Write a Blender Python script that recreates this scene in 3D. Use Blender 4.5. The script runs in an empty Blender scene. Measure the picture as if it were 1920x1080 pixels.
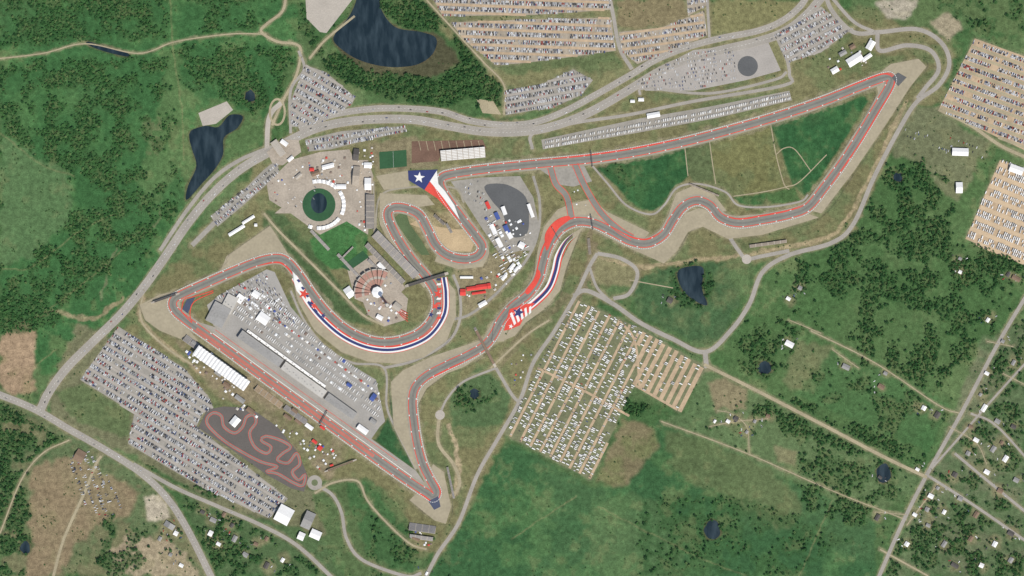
import bpy, math, random
import numpy as np
from mathutils.geometry import tessellate_polygon
from mathutils import Vector
random.seed(7)
S=1.35; KB=0.95
def WX(x): return (x-960)*S
def WY(y): return (540-y)*S
def sl(v):
    v/=255.0
    return v/12.92 if v<=0.04045 else ((v+0.055)/1.055)**2.4
def C(r,g,b,k=KB):
    if g>r and g>b+12:      # aerial haze put into the colour: greens muted toward grey
        l=.3*r+.59*g+.11*b; q=.08; r,g,b=r+(l-r)*q-1,g+(l-g)*q-2,b+(l-b)*q+2
    return (sl(r)*k,sl(g)*k,sl(b)*k)
scn=bpy.context.scene; ROOT=scn.collection

# ------------------------------------------------------------ materials
MATS={}
def mat(name,col,rough=0.85,amt=0.25,scale=0.3,scale2=0.03,metal=0,spec=0.2,col2=None):
    if name in MATS: return MATS[name]
    m=bpy.data.materials.new(name); m.use_nodes=True; nt=m.node_tree; N=nt.nodes; L=nt.links
    b=N['Principled BSDF']; b.inputs['Roughness'].default_value=rough; b.inputs['Metallic'].default_value=metal
    b.inputs['Specular IOR Level'].default_value=spec
    tc=N.new('ShaderNodeTexCoord')
    n1=N.new('ShaderNodeTexNoise'); n1.inputs['Scale'].default_value=scale; n1.inputs['Detail'].default_value=3
    n2=N.new('ShaderNodeTexNoise'); n2.inputs['Scale'].default_value=scale2; n2.inputs['Detail'].default_value=5
    L.new(tc.outputs['Object'],n1.inputs['Vector']); L.new(tc.outputs['Object'],n2.inputs['Vector'])
    ad=N.new('ShaderNodeMath'); ad.operation='ADD'; L.new(n1.outputs['Fac'],ad.inputs[0]); L.new(n2.outputs['Fac'],ad.inputs[1])
    mr=N.new('ShaderNodeMapRange'); mr.inputs[1].default_value=0.7; mr.inputs[2].default_value=1.3
    L.new(ad.outputs[0],mr.inputs[0])
    mx=N.new('ShaderNodeMix'); mx.data_type='RGBA'
    L.new(mr.outputs[0],mx.inputs[0])
    lo=[c*(1-amt) for c in col]; hi=[min(1,c*(1+amt)) for c in (col2 or col)]
    mx.inputs[6].default_value=(*lo,1); mx.inputs[7].default_value=(*hi,1)
    L.new(mx.outputs[2],b.inputs['Base Color'])
    MATS[name]=m; return m
def ramp_mat(name,stops,rough=0.5,interp='CONSTANT',noise=0,spec=0.3,metal=0):
    m=bpy.data.materials.new(name); m.use_nodes=True; nt=m.node_tree; N=nt.nodes; L=nt.links
    b=N['Principled BSDF']; b.inputs['Roughness'].default_value=rough; b.inputs['Specular IOR Level'].default_value=spec
    b.inputs['Metallic'].default_value=metal
    oi=N.new('ShaderNodeObjectInfo'); cr=N.new('ShaderNodeValToRGB'); cr.color_ramp.interpolation=interp
    el=cr.color_ramp.elements
    el[0].position=stops[0][0]; el[0].color=(*stops[0][1],1)
    el[1].position=stops[1][0]; el[1].color=(*stops[1][1],1)
    for p,c in stops[2:]:
        e=el.new(p); e.color=(*c,1)
    L.new(oi.outputs['Random'],cr.inputs[0])
    out=cr.outputs[0]
    if noise:
        tc=N.new('ShaderNodeTexCoord'); n1=N.new('ShaderNodeTexNoise'); n1.inputs['Scale'].default_value=0.5
        L.new(tc.outputs['Object'],n1.inputs['Vector'])
        mr=N.new('ShaderNodeMapRange'); mr.inputs[1].default_value=0.3; mr.inputs[2].default_value=0.7
        mr.inputs[3].default_value=1-noise; mr.inputs[4].default_value=1+noise
        L.new(n1.outputs['Fac'],mr.inputs[0])
        vm=N.new('ShaderNodeVectorMath'); vm.operation='SCALE'; L.new(out,vm.inputs[0]); L.new(mr.outputs[0],vm.inputs['Scale'])
        out=vm.outputs[0]
    L.new(out,b.inputs['Base Color']); MATS[name]=m; return m

ASPH=mat('road_asphalt',C(154,148,138),amt=0.14)
ASPHD=mat('track_asphalt',C(128,126,117),amt=0.10,scale=.08)
LOTM=mat('lot_asphalt',C(148,143,133),amt=0.16,scale=0.15)
DARK=mat('dark_asphalt',C(92,93,93),amt=0.12)
KARTM=mat('kart_asphalt',C(98,93,88),amt=0.12)
TAN=mat('runoff_gravel',C(158,148,125),amt=0.12,scale=.15)
TAN2=mat('runoff_asphalt',C(150,143,127),amt=0.10,scale=.15)
DIRT=mat('dirt_lot',C(176,154,126),amt=0.18,scale=0.12)
LIME=mat('limestone_lot',C(158,147,130),amt=0.18,scale=0.12)
PATHM=mat('gravel_path',C(160,149,122),amt=0.2)
CONC=mat('concrete',C(172,164,152),amt=0.14)
PLAZA=mat('plaza_paving',C(162,151,136),amt=0.2,scale=0.2)
RED=mat('red_paint',C(208,78,66),amt=0.14)
REDK=mat('kerb_red',C(208,78,64),amt=0.1)
NAVY=mat('navy_paint',C(54,62,106),amt=0.12)
WHITE=mat('white_paint',C(224,222,216),amt=0.08)
WROOF=mat('white_membrane',C(234,232,228),amt=0.08,rough=0.6)
GROOF=mat('grey_roof',C(148,146,142),amt=0.15)
DROOF=mat('dark_roof',C(90,86,82),amt=0.18)
BROOF=mat('brown_roof',C(130,110,92),amt=0.18)
STEEL=mat('steel',C(120,120,122),amt=0.08,metal=0.3,rough=0.5)
SEAT=mat('grandstand_seat_grey',C(134,132,132),amt=0.2,scale=0.6)
SEATR=mat('maroon_seat',C(168,130,116),amt=0.18)
WALL=mat('wall_panel',C(188,182,170),amt=0.08)
GLASS=mat('window_glass',(0.03,0.04,0.05),rough=0.15,amt=0.1,spec=0.5)
RUBBER=mat('tyre_rubber',(0.02,0.02,0.02),amt=0.1)
BROWN=mat('brown_clay',C(112,88,74),amt=0.25)
TURF=mat('turf_green',C(50,90,54),amt=0.15,scale=0.2)
BARK=mat('bark',(0.09,0.07,0.05),amt=0.3)
DOOR=mat('door_paint',(0.15,0.08,0.05),amt=0.1)
BLUEC=mat('blue_canvas',C(74,92,150),amt=0.1)
REDC=mat('red_canvas',C(210,72,66),amt=0.1)
SALMON=mat('straight_red_wash',C(176,108,94),amt=0.12)
LEAF=ramp_mat('leaf_a',[(0,C(40,74,40)),(0.35,C(52,90,46)),(0.7,C(66,106,54)),(1,C(94,120,68))],rough=0.9,interp='LINEAR',noise=0.35,spec=0.05)
LEAFL=ramp_mat('leaf_b',[(0,C(50,92,46)),(0.4,C(60,104,52)),(0.8,C(76,118,60)),(1,C(104,128,74))],rough=0.9,interp='LINEAR',noise=0.3,spec=0.05)
SCRUB=ramp_mat('leaf_scrub',[(0,C(56,92,48)),(1,C(90,118,66))],rough=0.9,interp='LINEAR',noise=0.3,spec=0.05)
CARP=ramp_mat('car_paint',[(0,(0.75,0.75,0.74)),(0.27,(0.48,0.48,0.48)),(0.52,(0.2,0.2,0.2)),(0.70,(0.04,0.04,0.045)),(0.88,(0.36,0.04,0.03)),(0.94,(0.05,0.08,0.2))],rough=0.35,spec=0.5)
RVP=ramp_mat('motorhome_shell',[(0,(0.76,0.75,0.72)),(0.55,(0.62,0.6,0.56)),(0.8,(0.38,0.38,0.37))],rough=0.5)
TENTP=ramp_mat('tent_canvas',[(0,(0.78,0.78,0.76)),(0.5,(0.5,0.46,0.4)),(0.68,(0.2,0.15,0.12)),(0.8,(0.5,0.07,0.05)),(0.88,(0.28,0.28,0.28)),(0.95,(0.07,0.1,0.3))],rough=0.7)
wm=bpy.data.materials.new('pond_water'); wm.use_nodes=True
b=wm.node_tree.nodes['Principled BSDF']; b.inputs['Roughness'].default_value=0.12
tc=wm.node_tree.nodes.new('ShaderNodeTexCoord'); nn=wm.node_tree.nodes.new('ShaderNodeTexNoise'); nn.inputs['Scale'].default_value=0.03; nn.inputs['Detail'].default_value=6
mp=wm.node_tree.nodes.new('ShaderNodeMapping'); mp.inputs['Scale'].default_value=(2.2,0.6,1); mp.inputs['Rotation'].default_value=(0,0,0.4)
wm.node_tree.links.new(tc.outputs['Object'],mp.inputs['Vector']); wm.node_tree.links.new(mp.outputs[0],nn.inputs['Vector'])
rr=wm.node_tree.nodes.new('ShaderNodeValToRGB'); rr.color_ramp.elements[0].position=0.42; rr.color_ramp.elements[0].color=(*C(26,40,46),1)
rr.color_ramp.elements[1].position=0.85; rr.color_ramp.elements[1].color=(*C(62,76,82),1)
wm.node_tree.links.new(nn.outputs['Fac'],rr.inputs[0]); wm.node_tree.links.new(rr.outputs[0],b.inputs['Base Color'])
bp=wm.node_tree.nodes.new('ShaderNodeBump'); bp.inputs['Strength'].default_value=0.3; n3=wm.node_tree.nodes.new('ShaderNodeTexNoise'); n3.inputs['Scale'].default_value=0.4
wm.node_tree.links.new(tc.outputs['Object'],n3.inputs['Vector']); wm.node_tree.links.new(n3.outputs['Fac'],bp.inputs['Height']); wm.node_tree.links.new(bp.outputs[0],b.inputs['Normal'])

# ------------------------------------------------------------ noise / rasters
def vn(x,y,seed):
    T=np.random.default_rng(seed).random((256,256))
    xi=np.floor(x).astype(int); yi=np.floor(y).astype(int); u=x-xi; v=y-yi
    u=u*u*(3-2*u); v=v*v*(3-2*v)
    a=T[xi&255,yi&255]; b=T[(xi+1)&255,yi&255]; c=T[xi&255,(yi+1)&255]; d=T[(xi+1)&255,(yi+1)&255]
    return (a*(1-u)+b*u)*(1-v)+(c*(1-u)+d*u)*v
def fbm(x,y,sc,seed,o=4):
    r=0;t=0;a=1
    for i in range(o):
        r=r+a*vn(x/sc*2**i,y/sc*2**i,seed+i*17); t+=a; a*=0.55
    return r/t
out=np.array([-40000,-15000,-7000,-3500,-1800,-1000,-600,-400,-300,-220,-170,-130,-100,-80],float)
gx=np.concatenate([out,np.arange(-64,1985,2),1920-out[::-1]]).astype(float)
gy=np.concatenate([out,np.arange(-64,1145,2),1080-out[::-1]]).astype(float)
X,Y=np.meshgrid(gx,gy)
NA=fbm(X,Y,14,1); NB=fbm(X,Y,14,2); NC=fbm(X,Y,60,3); ND=fbm(X,Y,8,4,3); NE=fbm(X,Y,180,5); NF=fbm(X,Y,25,6,5)
COL=np.zeros(X.shape+(3,)); TD=np.zeros(X.shape)
def c3(*c): return np.array(C(*c))
def st(v,a,b):
    t=np.clip((v-a)/(b-a),0,1); return t*t*(3-2*t)
t=st(NC,0.4,0.62)[...,None]; COL[:]=c3(68,100,54)*(1-t)+c3(88,112,66)*t
def inside(x,y,poly):
    r=np.zeros(x.shape,bool); n=len(poly)
    for i in range(n):
        x1,y1=poly[i]; x2,y2=poly[(i+1)%n]
        if y1==y2: continue
        c=((y1>y)!=(y2>y))&(x<(x2-x1)*(y-y1)/(y2-y1)+x1); r^=c
    return r
def blur(m,k):
    for _ in range(k):
        p=np.pad(m,1,mode='edge'); m=(p[:-2,1:-1]+p[2:,1:-1]+p[1:-1,:-2]+p[1:-1,2:]+p[1:-1,1:-1])/5
    return m
def region(poly,warp,f):
    px=[p[0] for p in poly]; py=[p[1] for p in poly]; mg=warp+8
    i0,i1=np.searchsorted(gx,[min(px)-mg,max(px)+mg]); j0,j1=np.searchsorted(gy,[min(py)-mg,max(py)+mg])
    sl_=(slice(j0,j1),slice(i0,i1))
    x=X[sl_]+(NA[sl_]-.5)*4*warp; y=Y[sl_]+(NB[sl_]-.5)*4*warp
    return sl_,blur(inside(x,y,poly).astype(float),f)
def paint(poly,col,warp=5,f=2,a=1.0,mott=0,col2=None):
    s,m=region(poly,warp,f); m=m*a
    if mott: m=m*st(NF[s],0.5-mott,0.5+mott*0.3)
    cc=c3(*col)
    if col2 is not None:
        t=st(NC[s]*.5+NF[s]*.5,0.42,0.6)[...,None]; cc=cc*(1-t)+c3(*col2)*t
    COL[s]=COL[s]*(1-m[...,None])+cc*m[...,None]
def trees(poly,d=0.9,warp=6,col=(54,88,46),gap=0.0):
    s,m=region(poly,warp,2)
    if gap: m=m*st(NF[s],gap-0.05,gap+0.05)
    TD[s]=np.maximum(TD[s],m*d)
    m=(m*0.7)[...,None]; COL[s]=COL[s]*(1-m)+c3(*col)*m
def pline(pts,w,col,a=1.0,warp=1.5,closed=False,step=8,off=0):
    P=resample(pts,step,closed)
    if off: P=P+frame(P,closed)*off
    if closed: P=np.vstack([P,P[:1]])
    M=np.zeros(X.shape,np.float32); mg=w/2+4+2*warp
    for k in range(len(P)-1):
        ax,ay=P[k]; dx,dy=P[k+1]-P[k]; L2=dx*dx+dy*dy+1e-9
        i0,i1=np.searchsorted(gx,[min(ax,ax+dx)-mg,max(ax,ax+dx)+mg]); j0,j1=np.searchsorted(gy,[min(ay,ay+dy)-mg,max(ay,ay+dy)+mg]); s=(slice(j0,j1),slice(i0,i1))
        x=X[s]+(NA[s]-.5)*4*warp; y=Y[s]+(NB[s]-.5)*4*warp
        tt=np.clip(((x-ax)*dx+(y-ay)*dy)/L2,0,1); D=np.sqrt((x-ax-tt*dx)**2+(y-ay-tt*dy)**2)
        M[s]=np.maximum(M[s],np.clip((w/2+1.5-D)/3,0,1))
    i0,i1=np.searchsorted(gx,[P[:,0].min()-mg-5,P[:,0].max()+mg+5]); j0,j1=np.searchsorted(gy,[P[:,1].min()-mg-5,P[:,1].max()+mg+5]); s=(slice(j0,j1),slice(i0,i1))
    m=(M[s]*a*(0.55+0.9*(ND[s]-.1)).clip(0,1))[...,None]; COL[s]=COL[s]*(1-m)+c3(*col)*m
def frame(P,closed):
    if closed: T=np.roll(P,-1,0)-np.roll(P,1,0)
    else:
        T=np.gradient(P,axis=0)
    T/= (np.hypot(T[:,0],T[:,1])[:,None]+1e-9)
    return np.stack([T[:,1],-T[:,0]],1)
def resample(pts,step=4.0,closed=False):
    P=np.array(pts,float); n=len(P); out=[]
    if n==2 and not closed:
        k=max(2,int(np.hypot(*(P[1]-P[0]))/step)); return np.array([P[0]+(P[1]-P[0])*i/k for i in range(k+1)])
    segs=n if closed else n-1
    for i in range(segs):
        if closed: p0,p1,p2,p3=P[(i-1)%n],P[i],P[(i+1)%n],P[(i+2)%n]
        else:
            p1,p2=P[i],P[i+1]; p0=P[i-1] if i>0 else 2*p1-p2; p3=P[i+2] if i+2<n else 2*p2-p1
        k=max(2,int(np.hypot(*(p2-p1))/step))
        for j in range(k):
            t=j/k; out.append(0.5*((2*p1)+(-p0+p2)*t+(2*p0-5*p1+4*p2-p3)*t*t+(-p0+3*p1-3*p2+p3)*t**3))
    if not closed: out.append(P[-1])
    return np.array(out)

EX=np.zeros((640,1060),bool)
def exmark(x,y,r):
    r=int(r/2)+1; i=int(x/2)+50; j=int(y/2)+50
    EX[max(0,j-r):max(0,j+r+1),max(0,i-r):max(0,i+r+1)]=True
EXX,EXY=np.meshgrid((np.arange(1060)-50)*2+1,(np.arange(640)-50)*2+1)
def expoly(p): EX[inside(EXX,EXY,p)]=True

def mkobj(name,verts,faces,mats,fm=None,loc=(0,0,0),rot=0,parent=None,smooth=False):
    me=bpy.data.meshes.new(name); me.from_pydata([tuple(v) for v in verts],[],faces)
    for m in mats: me.materials.append(m)
    if fm is not None: me.polygons.foreach_set('material_index',fm)
    me.update(); o=bpy.data.objects.new(name,me); o.location=loc; o.rotation_euler=(0,0,rot)
    ROOT.objects.link(o)
    if parent: o.parent=parent
    return o
ZC=[0]
def zn(z): ZC[0]+=1; return z+0.004*(ZC[0]%14)
def ribbon(name,pts,l,r,m,z,closed=False,ex=True,taper=False,alt=None,h=0,step=4.0,parent=None):
    P=resample(pts,step,closed); Nn=frame(P,closed); n=len(P); z=zn(z)
    if taper:
        w=np.clip(np.minimum(np.arange(n),np.arange(n)[::-1])/(n*0.25),0,1)[:,None]
        mid=l if abs(l)<abs(r) else r
        A=P+Nn*(mid+(l-mid)*w); B=P+Nn*(mid+(r-mid)*w)
    else: A=P+Nn*l; B=P+Nn*r
    if ex:
        for k in range(n): exmark(P[k][0]+Nn[k][0]*(l+r)/2,P[k][1]+Nn[k][1]*(l+r)/2,abs(l-r)/2+1)
    V=[];F=[];FM=[]
    for k in range(n):
        zz=z+h+0.006*(k%3)
        V.append((WX(A[k][0]),WY(A[k][1]),zz)); V.append((WX(B[k][0]),WY(B[k][1]),zz))
    cnt=n if closed else n-1
    for k in range(cnt):
        a=2*k;b=2*((k+1)%n)
        F.append((a+1,b+1,b,a)); FM.append(0 if alt is None else alt[k%len(alt)])
    if h>0:
        o=len(V)
        for k in range(n):
            V.append((WX(A[k][0]),WY(A[k][1]),0)); V.append((WX(B[k][0]),WY(B[k][1]),0))
        for k in range(cnt):
            a=2*k;b=2*((k+1)%n)
            F.append((a,b,o+b,o+a)); F.append((b+1,a+1,o+a+1,o+b+1)); FM+=[FM[0]]*2
    ms=m if isinstance(m,list) else [m]
    return mkobj(name,V,F,ms,FM,parent=parent)
def sheet(name,poly,m,z,smooth=False,ex=True,parent=None):
    if smooth: P=resample(poly,6,True)
    else: P=np.array(poly,float)
    z=zn(z); V=[(WX(p[0]),WY(p[1]),z) for p in P]
    tr=tessellate_polygon([[Vector((v[0],v[1],0)) for v in V]])
    F=[]
    for t in tr:
        a,b,c=[Vector(V[i]) for i in t]
        F.append(tuple(t) if (b-a).cross(c-a).z>0 else tuple(reversed(t)))
    if ex: expoly([tuple(p) for p in P])
    return mkobj(name,V,F,[m],parent=parent)
def circ(cx,cy,rx,ry=None,n=28): 
    ry=ry or rx; return [(cx+rx*math.cos(2*math.pi*i/n),cy+ry*math.sin(2*math.pi*i/n)) for i in range(n)]
def barrier(name,pts,off,closed=False,dash=3.2,gap=1.6,w=1.1,h=1.1,m=None,z=0):
    P=resample(pts,1.0,closed); Nn=frame(P,closed); Q=P+Nn*off
    d=np.concatenate([[0],np.cumsum(np.hypot(*np.diff(Q,axis=0).T))]); L=d[-1]; V=[];F=[]
    s=0
    while s+dash<L:
        a=np.array([np.interp(s,d,Q[:,0]),np.interp(s,d,Q[:,1])]); b=np.array([np.interp(s+dash,d,Q[:,0]),np.interp(s+dash,d,Q[:,1])])
        t=(b-a); ln=np.hypot(*t)
        if ln>0.5:
            t/=ln; nn=np.array([t[1],-t[0]])*w/2; o=len(V)
            for zz in (z,h):
                for q in (a+nn,b+nn,b-nn,a-nn): V.append((WX(q[0]),WY(q[1]),zz))
            F+=[(o+4,o+7,o+6,o+5),(o,o+1,o+5,o+4),(o+1,o+2,o+6,o+5),(o+2,o+3,o+7,o+6),(o+3,o,o+4,o+7)]
        s+=dash+gap
    return mkobj(name,V,F,[m or WHITE])

# ------------------------------------------------------------ mesh builder
class MB:
    def __init__(s): s.v=[];s.f=[];s.m=[]
    def box(s,x0,x1,y0,y1,z0,z1,m=0,tx0=0,tx1=0,ty=0):
        o=len(s.v)
        s.v+=[(x0,y0,z0),(x1,y0,z0),(x1,y1,z0),(x0,y1,z0),(x0+tx0,y0+ty,z1),(x1-tx1,y0+ty,z1),(x1-tx1,y1-ty,z1),(x0+tx0,y1-ty,z1)]
        s.f+=[(o+3,o+2,o+1,o),(o+4,o+5,o+6,o+7),(o,o+1,o+5,o+4),(o+1,o+2,o+6,o+5),(o+2,o+3,o+7,o+6),(o+3,o,o+4,o+7)]; s.m+=[m]*6
    def cyl(s,cx,cy,cz,r,l,ax='y',m=0,n=10,r2=None):
        o=len(s.v); r2=r if r2 is None else r2
        for k,(rr,d) in enumerate(((r,-l/2),(r2,l/2))):
            for i in range(n):
                a=2*math.pi*i/n; p,q=rr*math.cos(a),rr*math.sin(a)
                s.v.append({'y':(cx+p,cy+d,cz+q),'x':(cx+d,cy+p,cz+q),'z':(cx+p,cy+q,cz+d)}[ax])
        for i in range(n): s.f.append((o+i,o+(i+1)%n,o+n+(i+1)%n,o+n+i)); s.m.append(m)
        s.f.append(tuple(range(o+n-1,o-1,-1))); s.f.append(tuple(range(o+n,o+2*n))); s.m+=[m]*2
    def tri(s,pts,m=0):
        o=len(s.v); s.v+=pts; s.f.append(tuple(range(o,o+len(pts)))); s.m.append(m)
    def mesh(s,name,mats):
        me=bpy.data.meshes.new(name); me.from_pydata(s.v,[],s.f)
        for m in mats: me.materials.append(m)
        me.polygons.foreach_set('material_index',s.m); me.update(); return me
    def obj(s,name,mats,**k): return mkobj(name,s.v,s.f,mats,s.m,**k)
def wheels(b,xs,w,r=0.34):
    for x in xs:
        for y in (-w/2+0.1,w/2-0.1): b.cyl(x,y,r,r,0.22,'y',2)
CM=[CARP,GLASS,RUBBER,WHITE]
def car_mesh(kind):
    b=MB()
    if kind=='sedan':
        b.box(-2.3,2.3,-0.9,0.9,0.28,0.85,0,0.12,0.15,0.06); b.box(-1.5,0.95,-0.8,0.8,0.85,1.38,1,0.45,0.6,0.14); b.box(-1.0,0.35,-0.66,0.66,1.38,1.43,0); wheels(b,(-1.4,1.4),1.9)
    elif kind=='suv':
        b.box(-2.4,2.4,-0.97,0.97,0.35,1.05,0,0.05,0.15,0.05); b.box(-2.25,1.0,-0.9,0.9,1.05,1.68,1,0.2,0.55,0.14); b.box(-2.0,0.45,-0.76,0.76,1.68,1.75,0); wheels(b,(-1.45,1.5),2.0,0.38)
    elif kind=='pickup':
        b.box(-2.8,2.8,-1.0,1.0,0.45,0.95,0,0.03,0.15,0.04)
        b.box(-2.75,-0.6,-0.98,-0.88,0.95,1.2,0); b.box(-2.75,-0.6,0.88,0.98,0.95,1.2,0); b.box(-2.78,-2.68,-0.88,0.88,0.95,1.2,0)
        b.box(-0.6,1.4,-0.92,0.92,0.95,1.7,1,0.15,0.6,0.15); b.box(-0.45,0.8,-0.77,0.77,1.7,1.78,0); b.box(1.3,2.7,-0.85,0.85,0.95,1.1,0,0.1,0.1,0.1); wheels(b,(-1.8,1.8),2.05,0.4)
    fx=2.2 if kind!='pickup' else 2.72
    for y0 in (-.75,.5): b.box(fx,fx+.13,y0,y0+.25,0.6,0.75,3)
    return b.mesh(kind,CM)
def rv_mesh(kind):
    b=MB()
    if kind=='motorhome':
        b.box(-4.6,4.2,-1.25,1.25,0.5,3.2,0,0,0.25,0.04); b.box(3.75,4.35,-1.1,1.1,1.4,2.5,1,0,0.3); b.box(-3,2.8,-1.28,1.28,1.7,2.4,1)
        b.box(-2.2,-1.2,-0.5,0.5,3.2,3.45,3); b.box(1,2,-0.5,0.5,3.2,3.45,3); wheels(b,(-2.9,2.9),2.5,0.45)
    elif kind=='travel_trailer':
        b.box(-3.6,3.6,-1.2,1.2,0.5,2.9,0,0.1,0.5,0.06); b.box(-2,2,-1.22,1.22,1.5,2.1,1); b.box(3.5,4.8,-0.08,0.08,0.5,0.62,2); b.box(-0.5,0.5,-0.5,0.5,2.9,3.12,3); wheels(b,(-0.5,0.45),2.4,0.36)
    elif kind=='semi_trailer':
        b.box(-7,5,-1.28,1.28,1.1,4.0,0); b.box(5.6,8,-1.2,1.2,0.6,3.4,0,0,0.4,0.1); b.box(7.5,8.02,-1.1,1.1,1.9,2.8,1,0,0.25); wheels(b,(-6,-4.8,5.6,7.3),2.5,0.5)
    elif kind=='marquee_tent':
        for sx in (-5,5):
            for sy in (-4.5,4.5): b.box(sx-.1,sx+.1,sy-.1,sy+.1,0,3,3)
        for a,c in (((-5.2,-4.7),(5.2,-4.7)),((5.2,-4.7),(5.2,4.7)),((5.2,4.7),(-5.2,4.7)),((-5.2,4.7),(-5.2,-4.7))):
            b.tri([(a[0],a[1],3),(c[0],c[1],3),(0,0,5.6)],0); b.tri([(a[0],a[1],2.5),(c[0],c[1],2.5),(c[0],c[1],3),(a[0],a[1],3)],0)
    return b.mesh(kind,[TENTP if kind=='marquee_tent' else RVP,GLASS,RUBBER,WHITE])
def tree_mesh(kind,seed,leaf):
    r=random.Random(seed); b=MB(); sc=kind=='scrub'; H=r.uniform(7,9.5) if not sc else 3.2; R=r.uniform(3.6,4.8) if not sc else 2.6
    b.cyl(0,0,H*0.25,0.35,H*0.5,'z',0,7,0.2)
    for i in range(4):
        a=r.uniform(0,6.28); rr=R*0.55; x,y=rr*math.cos(a),rr*math.sin(a); z0,z1=H*0.4,H*0.7; w=0.12
        b.tri([(w,0,z0),(-w,0,z0),(x,y,z1)],0); b.tri([(0,w,z0),(0,-w,z0),(x,y,z1)],0)
    nclump=34 if not sc else 18
    ico=[(0,0,1)]+[(0.894*math.cos(k*1.2566),0.894*math.sin(k*1.2566),0.447) for k in range(5)]+[(0.894*math.cos(k*1.2566+0.628),0.894*math.sin(k*1.2566+0.628),-0.447) for k in range(5)]+[(0,0,-1)]
    fs=[(0,1+k,1+(k+1)%5) for k in range(5)]+[(1+k,6+k,1+(k+1)%5) for k in range(5)]+[(1+(k+1)%5,6+k,6+(k+1)%5) for k in range(5)]+[(11,6+(k+1)%5,6+k) for k in range(5)]
    lob=[(r.uniform(0,6.28),r.uniform(0.5,1.0)) for _ in range(4)]
    for i in range(nclump):
        a=r.uniform(0,6.28); ext=1
        for la,ls in lob: ext=max(ext*0.97,0.75+0.4*ls*max(0,math.cos(a-la)))
        q=math.sqrt(r.random())*R*0.85*ext; hz=H*(0.45+0.5*r.random()*math.sqrt(max(0.05,1-(q/R/1.15)**2)))
        s=r.uniform(0.6,1.25)*(1 if not sc else 0.6); o=len(b.v)
        for p in ico:
            j=r.uniform(0.65,1.3)*s; b.v.append((q*math.cos(a)+p[0]*j,q*math.sin(a)+p[1]*j,hz+p[2]*j*0.75))
        b.f+=[tuple(o+t for t in f) for f in fs]; b.m+=[1]*20
    for i in range(60):
        a=r.uniform(0,6.28); q=math.sqrt(r.random())*R*1.05; hz=H*(0.45+0.55*r.random()*math.sqrt(max(0.05,1-(q/R/1.2)**2))); s=r.uniform(0.25,0.5)
        x,y=q*math.cos(a),q*math.sin(a)
        b.tri([(x+r.uniform(-s,s),y+r.uniform(-s,s),hz+r.uniform(-s,s)) for _ in range(3)],1)
    return b.mesh(kind+'_tree',[BARK,leaf])
def protocol(name,meshes):
    c=bpy.data.collections.new(name)
    for i,me in enumerate(meshes):
        o=bpy.data.objects.new('%s_%02d'%(name,i),me); c.objects.link(o)
    return c
CARS=protocol('car_kinds',[car_mesh('sedan'),car_mesh('suv'),car_mesh('pickup')])
RVS=protocol('rv_kinds',[rv_mesh('motorhome'),rv_mesh('travel_trailer')])
TENT=rv_mesh('marquee_tent')
SEMI=protocol('paddock_kinds',[rv_mesh('semi_trailer'),TENT,rv_mesh('motorhome')])
TENTS=protocol('tent_kinds',[TENT])
TREEM=[tree_mesh('oak',i,LEAF) for i in range(6)]
TREES=protocol('oak_kinds',TREEM+[tree_mesh('elm',40+i,LEAFL) for i in range(5)])
SCR=protocol('scrub_kinds',[tree_mesh('scrub',20+i,SCRUB) for i in range(4)])
NG={}
def group(coll):
    if coll.name in NG: return NG[coll.name]
    g=bpy.data.node_groups.new('scatter_'+coll.name,'GeometryNodeTree')
    g.interface.new_socket('Geometry',in_out='INPUT',socket_type='NodeSocketGeometry'); g.interface.new_socket('Geometry',in_out='OUTPUT',socket_type='NodeSocketGeometry')
    N=g.nodes;L=g.links; gi=N.new('NodeGroupInput'); go=N.new('NodeGroupOutput')
    ip=N.new('GeometryNodeInstanceOnPoints'); ci=N.new('GeometryNodeCollectionInfo'); ci.inputs['Collection'].default_value=coll
    ci.inputs['Separate Children'].default_value=True; ci.inputs['Reset Children'].default_value=True
    def na(nm,ty):
        a=N.new('GeometryNodeInputNamedAttribute'); a.data_type=ty; a.inputs[0].default_value=nm; return a.outputs[0]
    L.new(gi.outputs[0],ip.inputs['Points']); L.new(ci.outputs[0],ip.inputs['Instance']); ip.inputs['Pick Instance'].default_value=True
    L.new(na('variant','INT'),ip.inputs['Instance Index'])
    cx=N.new('ShaderNodeCombineXYZ'); L.new(na('rotz','FLOAT'),cx.inputs[2]); L.new(cx.outputs[0],ip.inputs['Rotation'])
    L.new(na('scl','FLOAT'),ip.inputs['Scale']); L.new(ip.outputs[0],go.inputs[0])
    NG[coll.name]=g; return g
def scatter(name,items,coll,z=0.0):
    if not items: return
    me=bpy.data.meshes.new(name); n=len(items); me.from_pydata([(WX(a[0]),WY(a[1]),z) for a in items],[],[])
    for nm,ty,i in (('rotz','FLOAT',2),('scl','FLOAT',3),('variant','INT',4)):
        at=me.attributes.new(nm,ty,'POINT'); at.data.foreach_set('value',[a[i] for a in items])
    o=bpy.data.objects.new(name,me); ROOT.objects.link(o); md=o.modifiers.new('scatter','NODES'); md.node_group=group(coll); return o
def inp(x,y,poly):
    r=False; n=len(poly)
    for i in range(n):
        x1,y1=poly[i]; x2,y2=poly[(i+1)%n]
        if (y1>y)!=(y2>y) and x<(x2-x1)*(y-y1)/(y2-y1)+x1: r=not r
    return r
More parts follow.
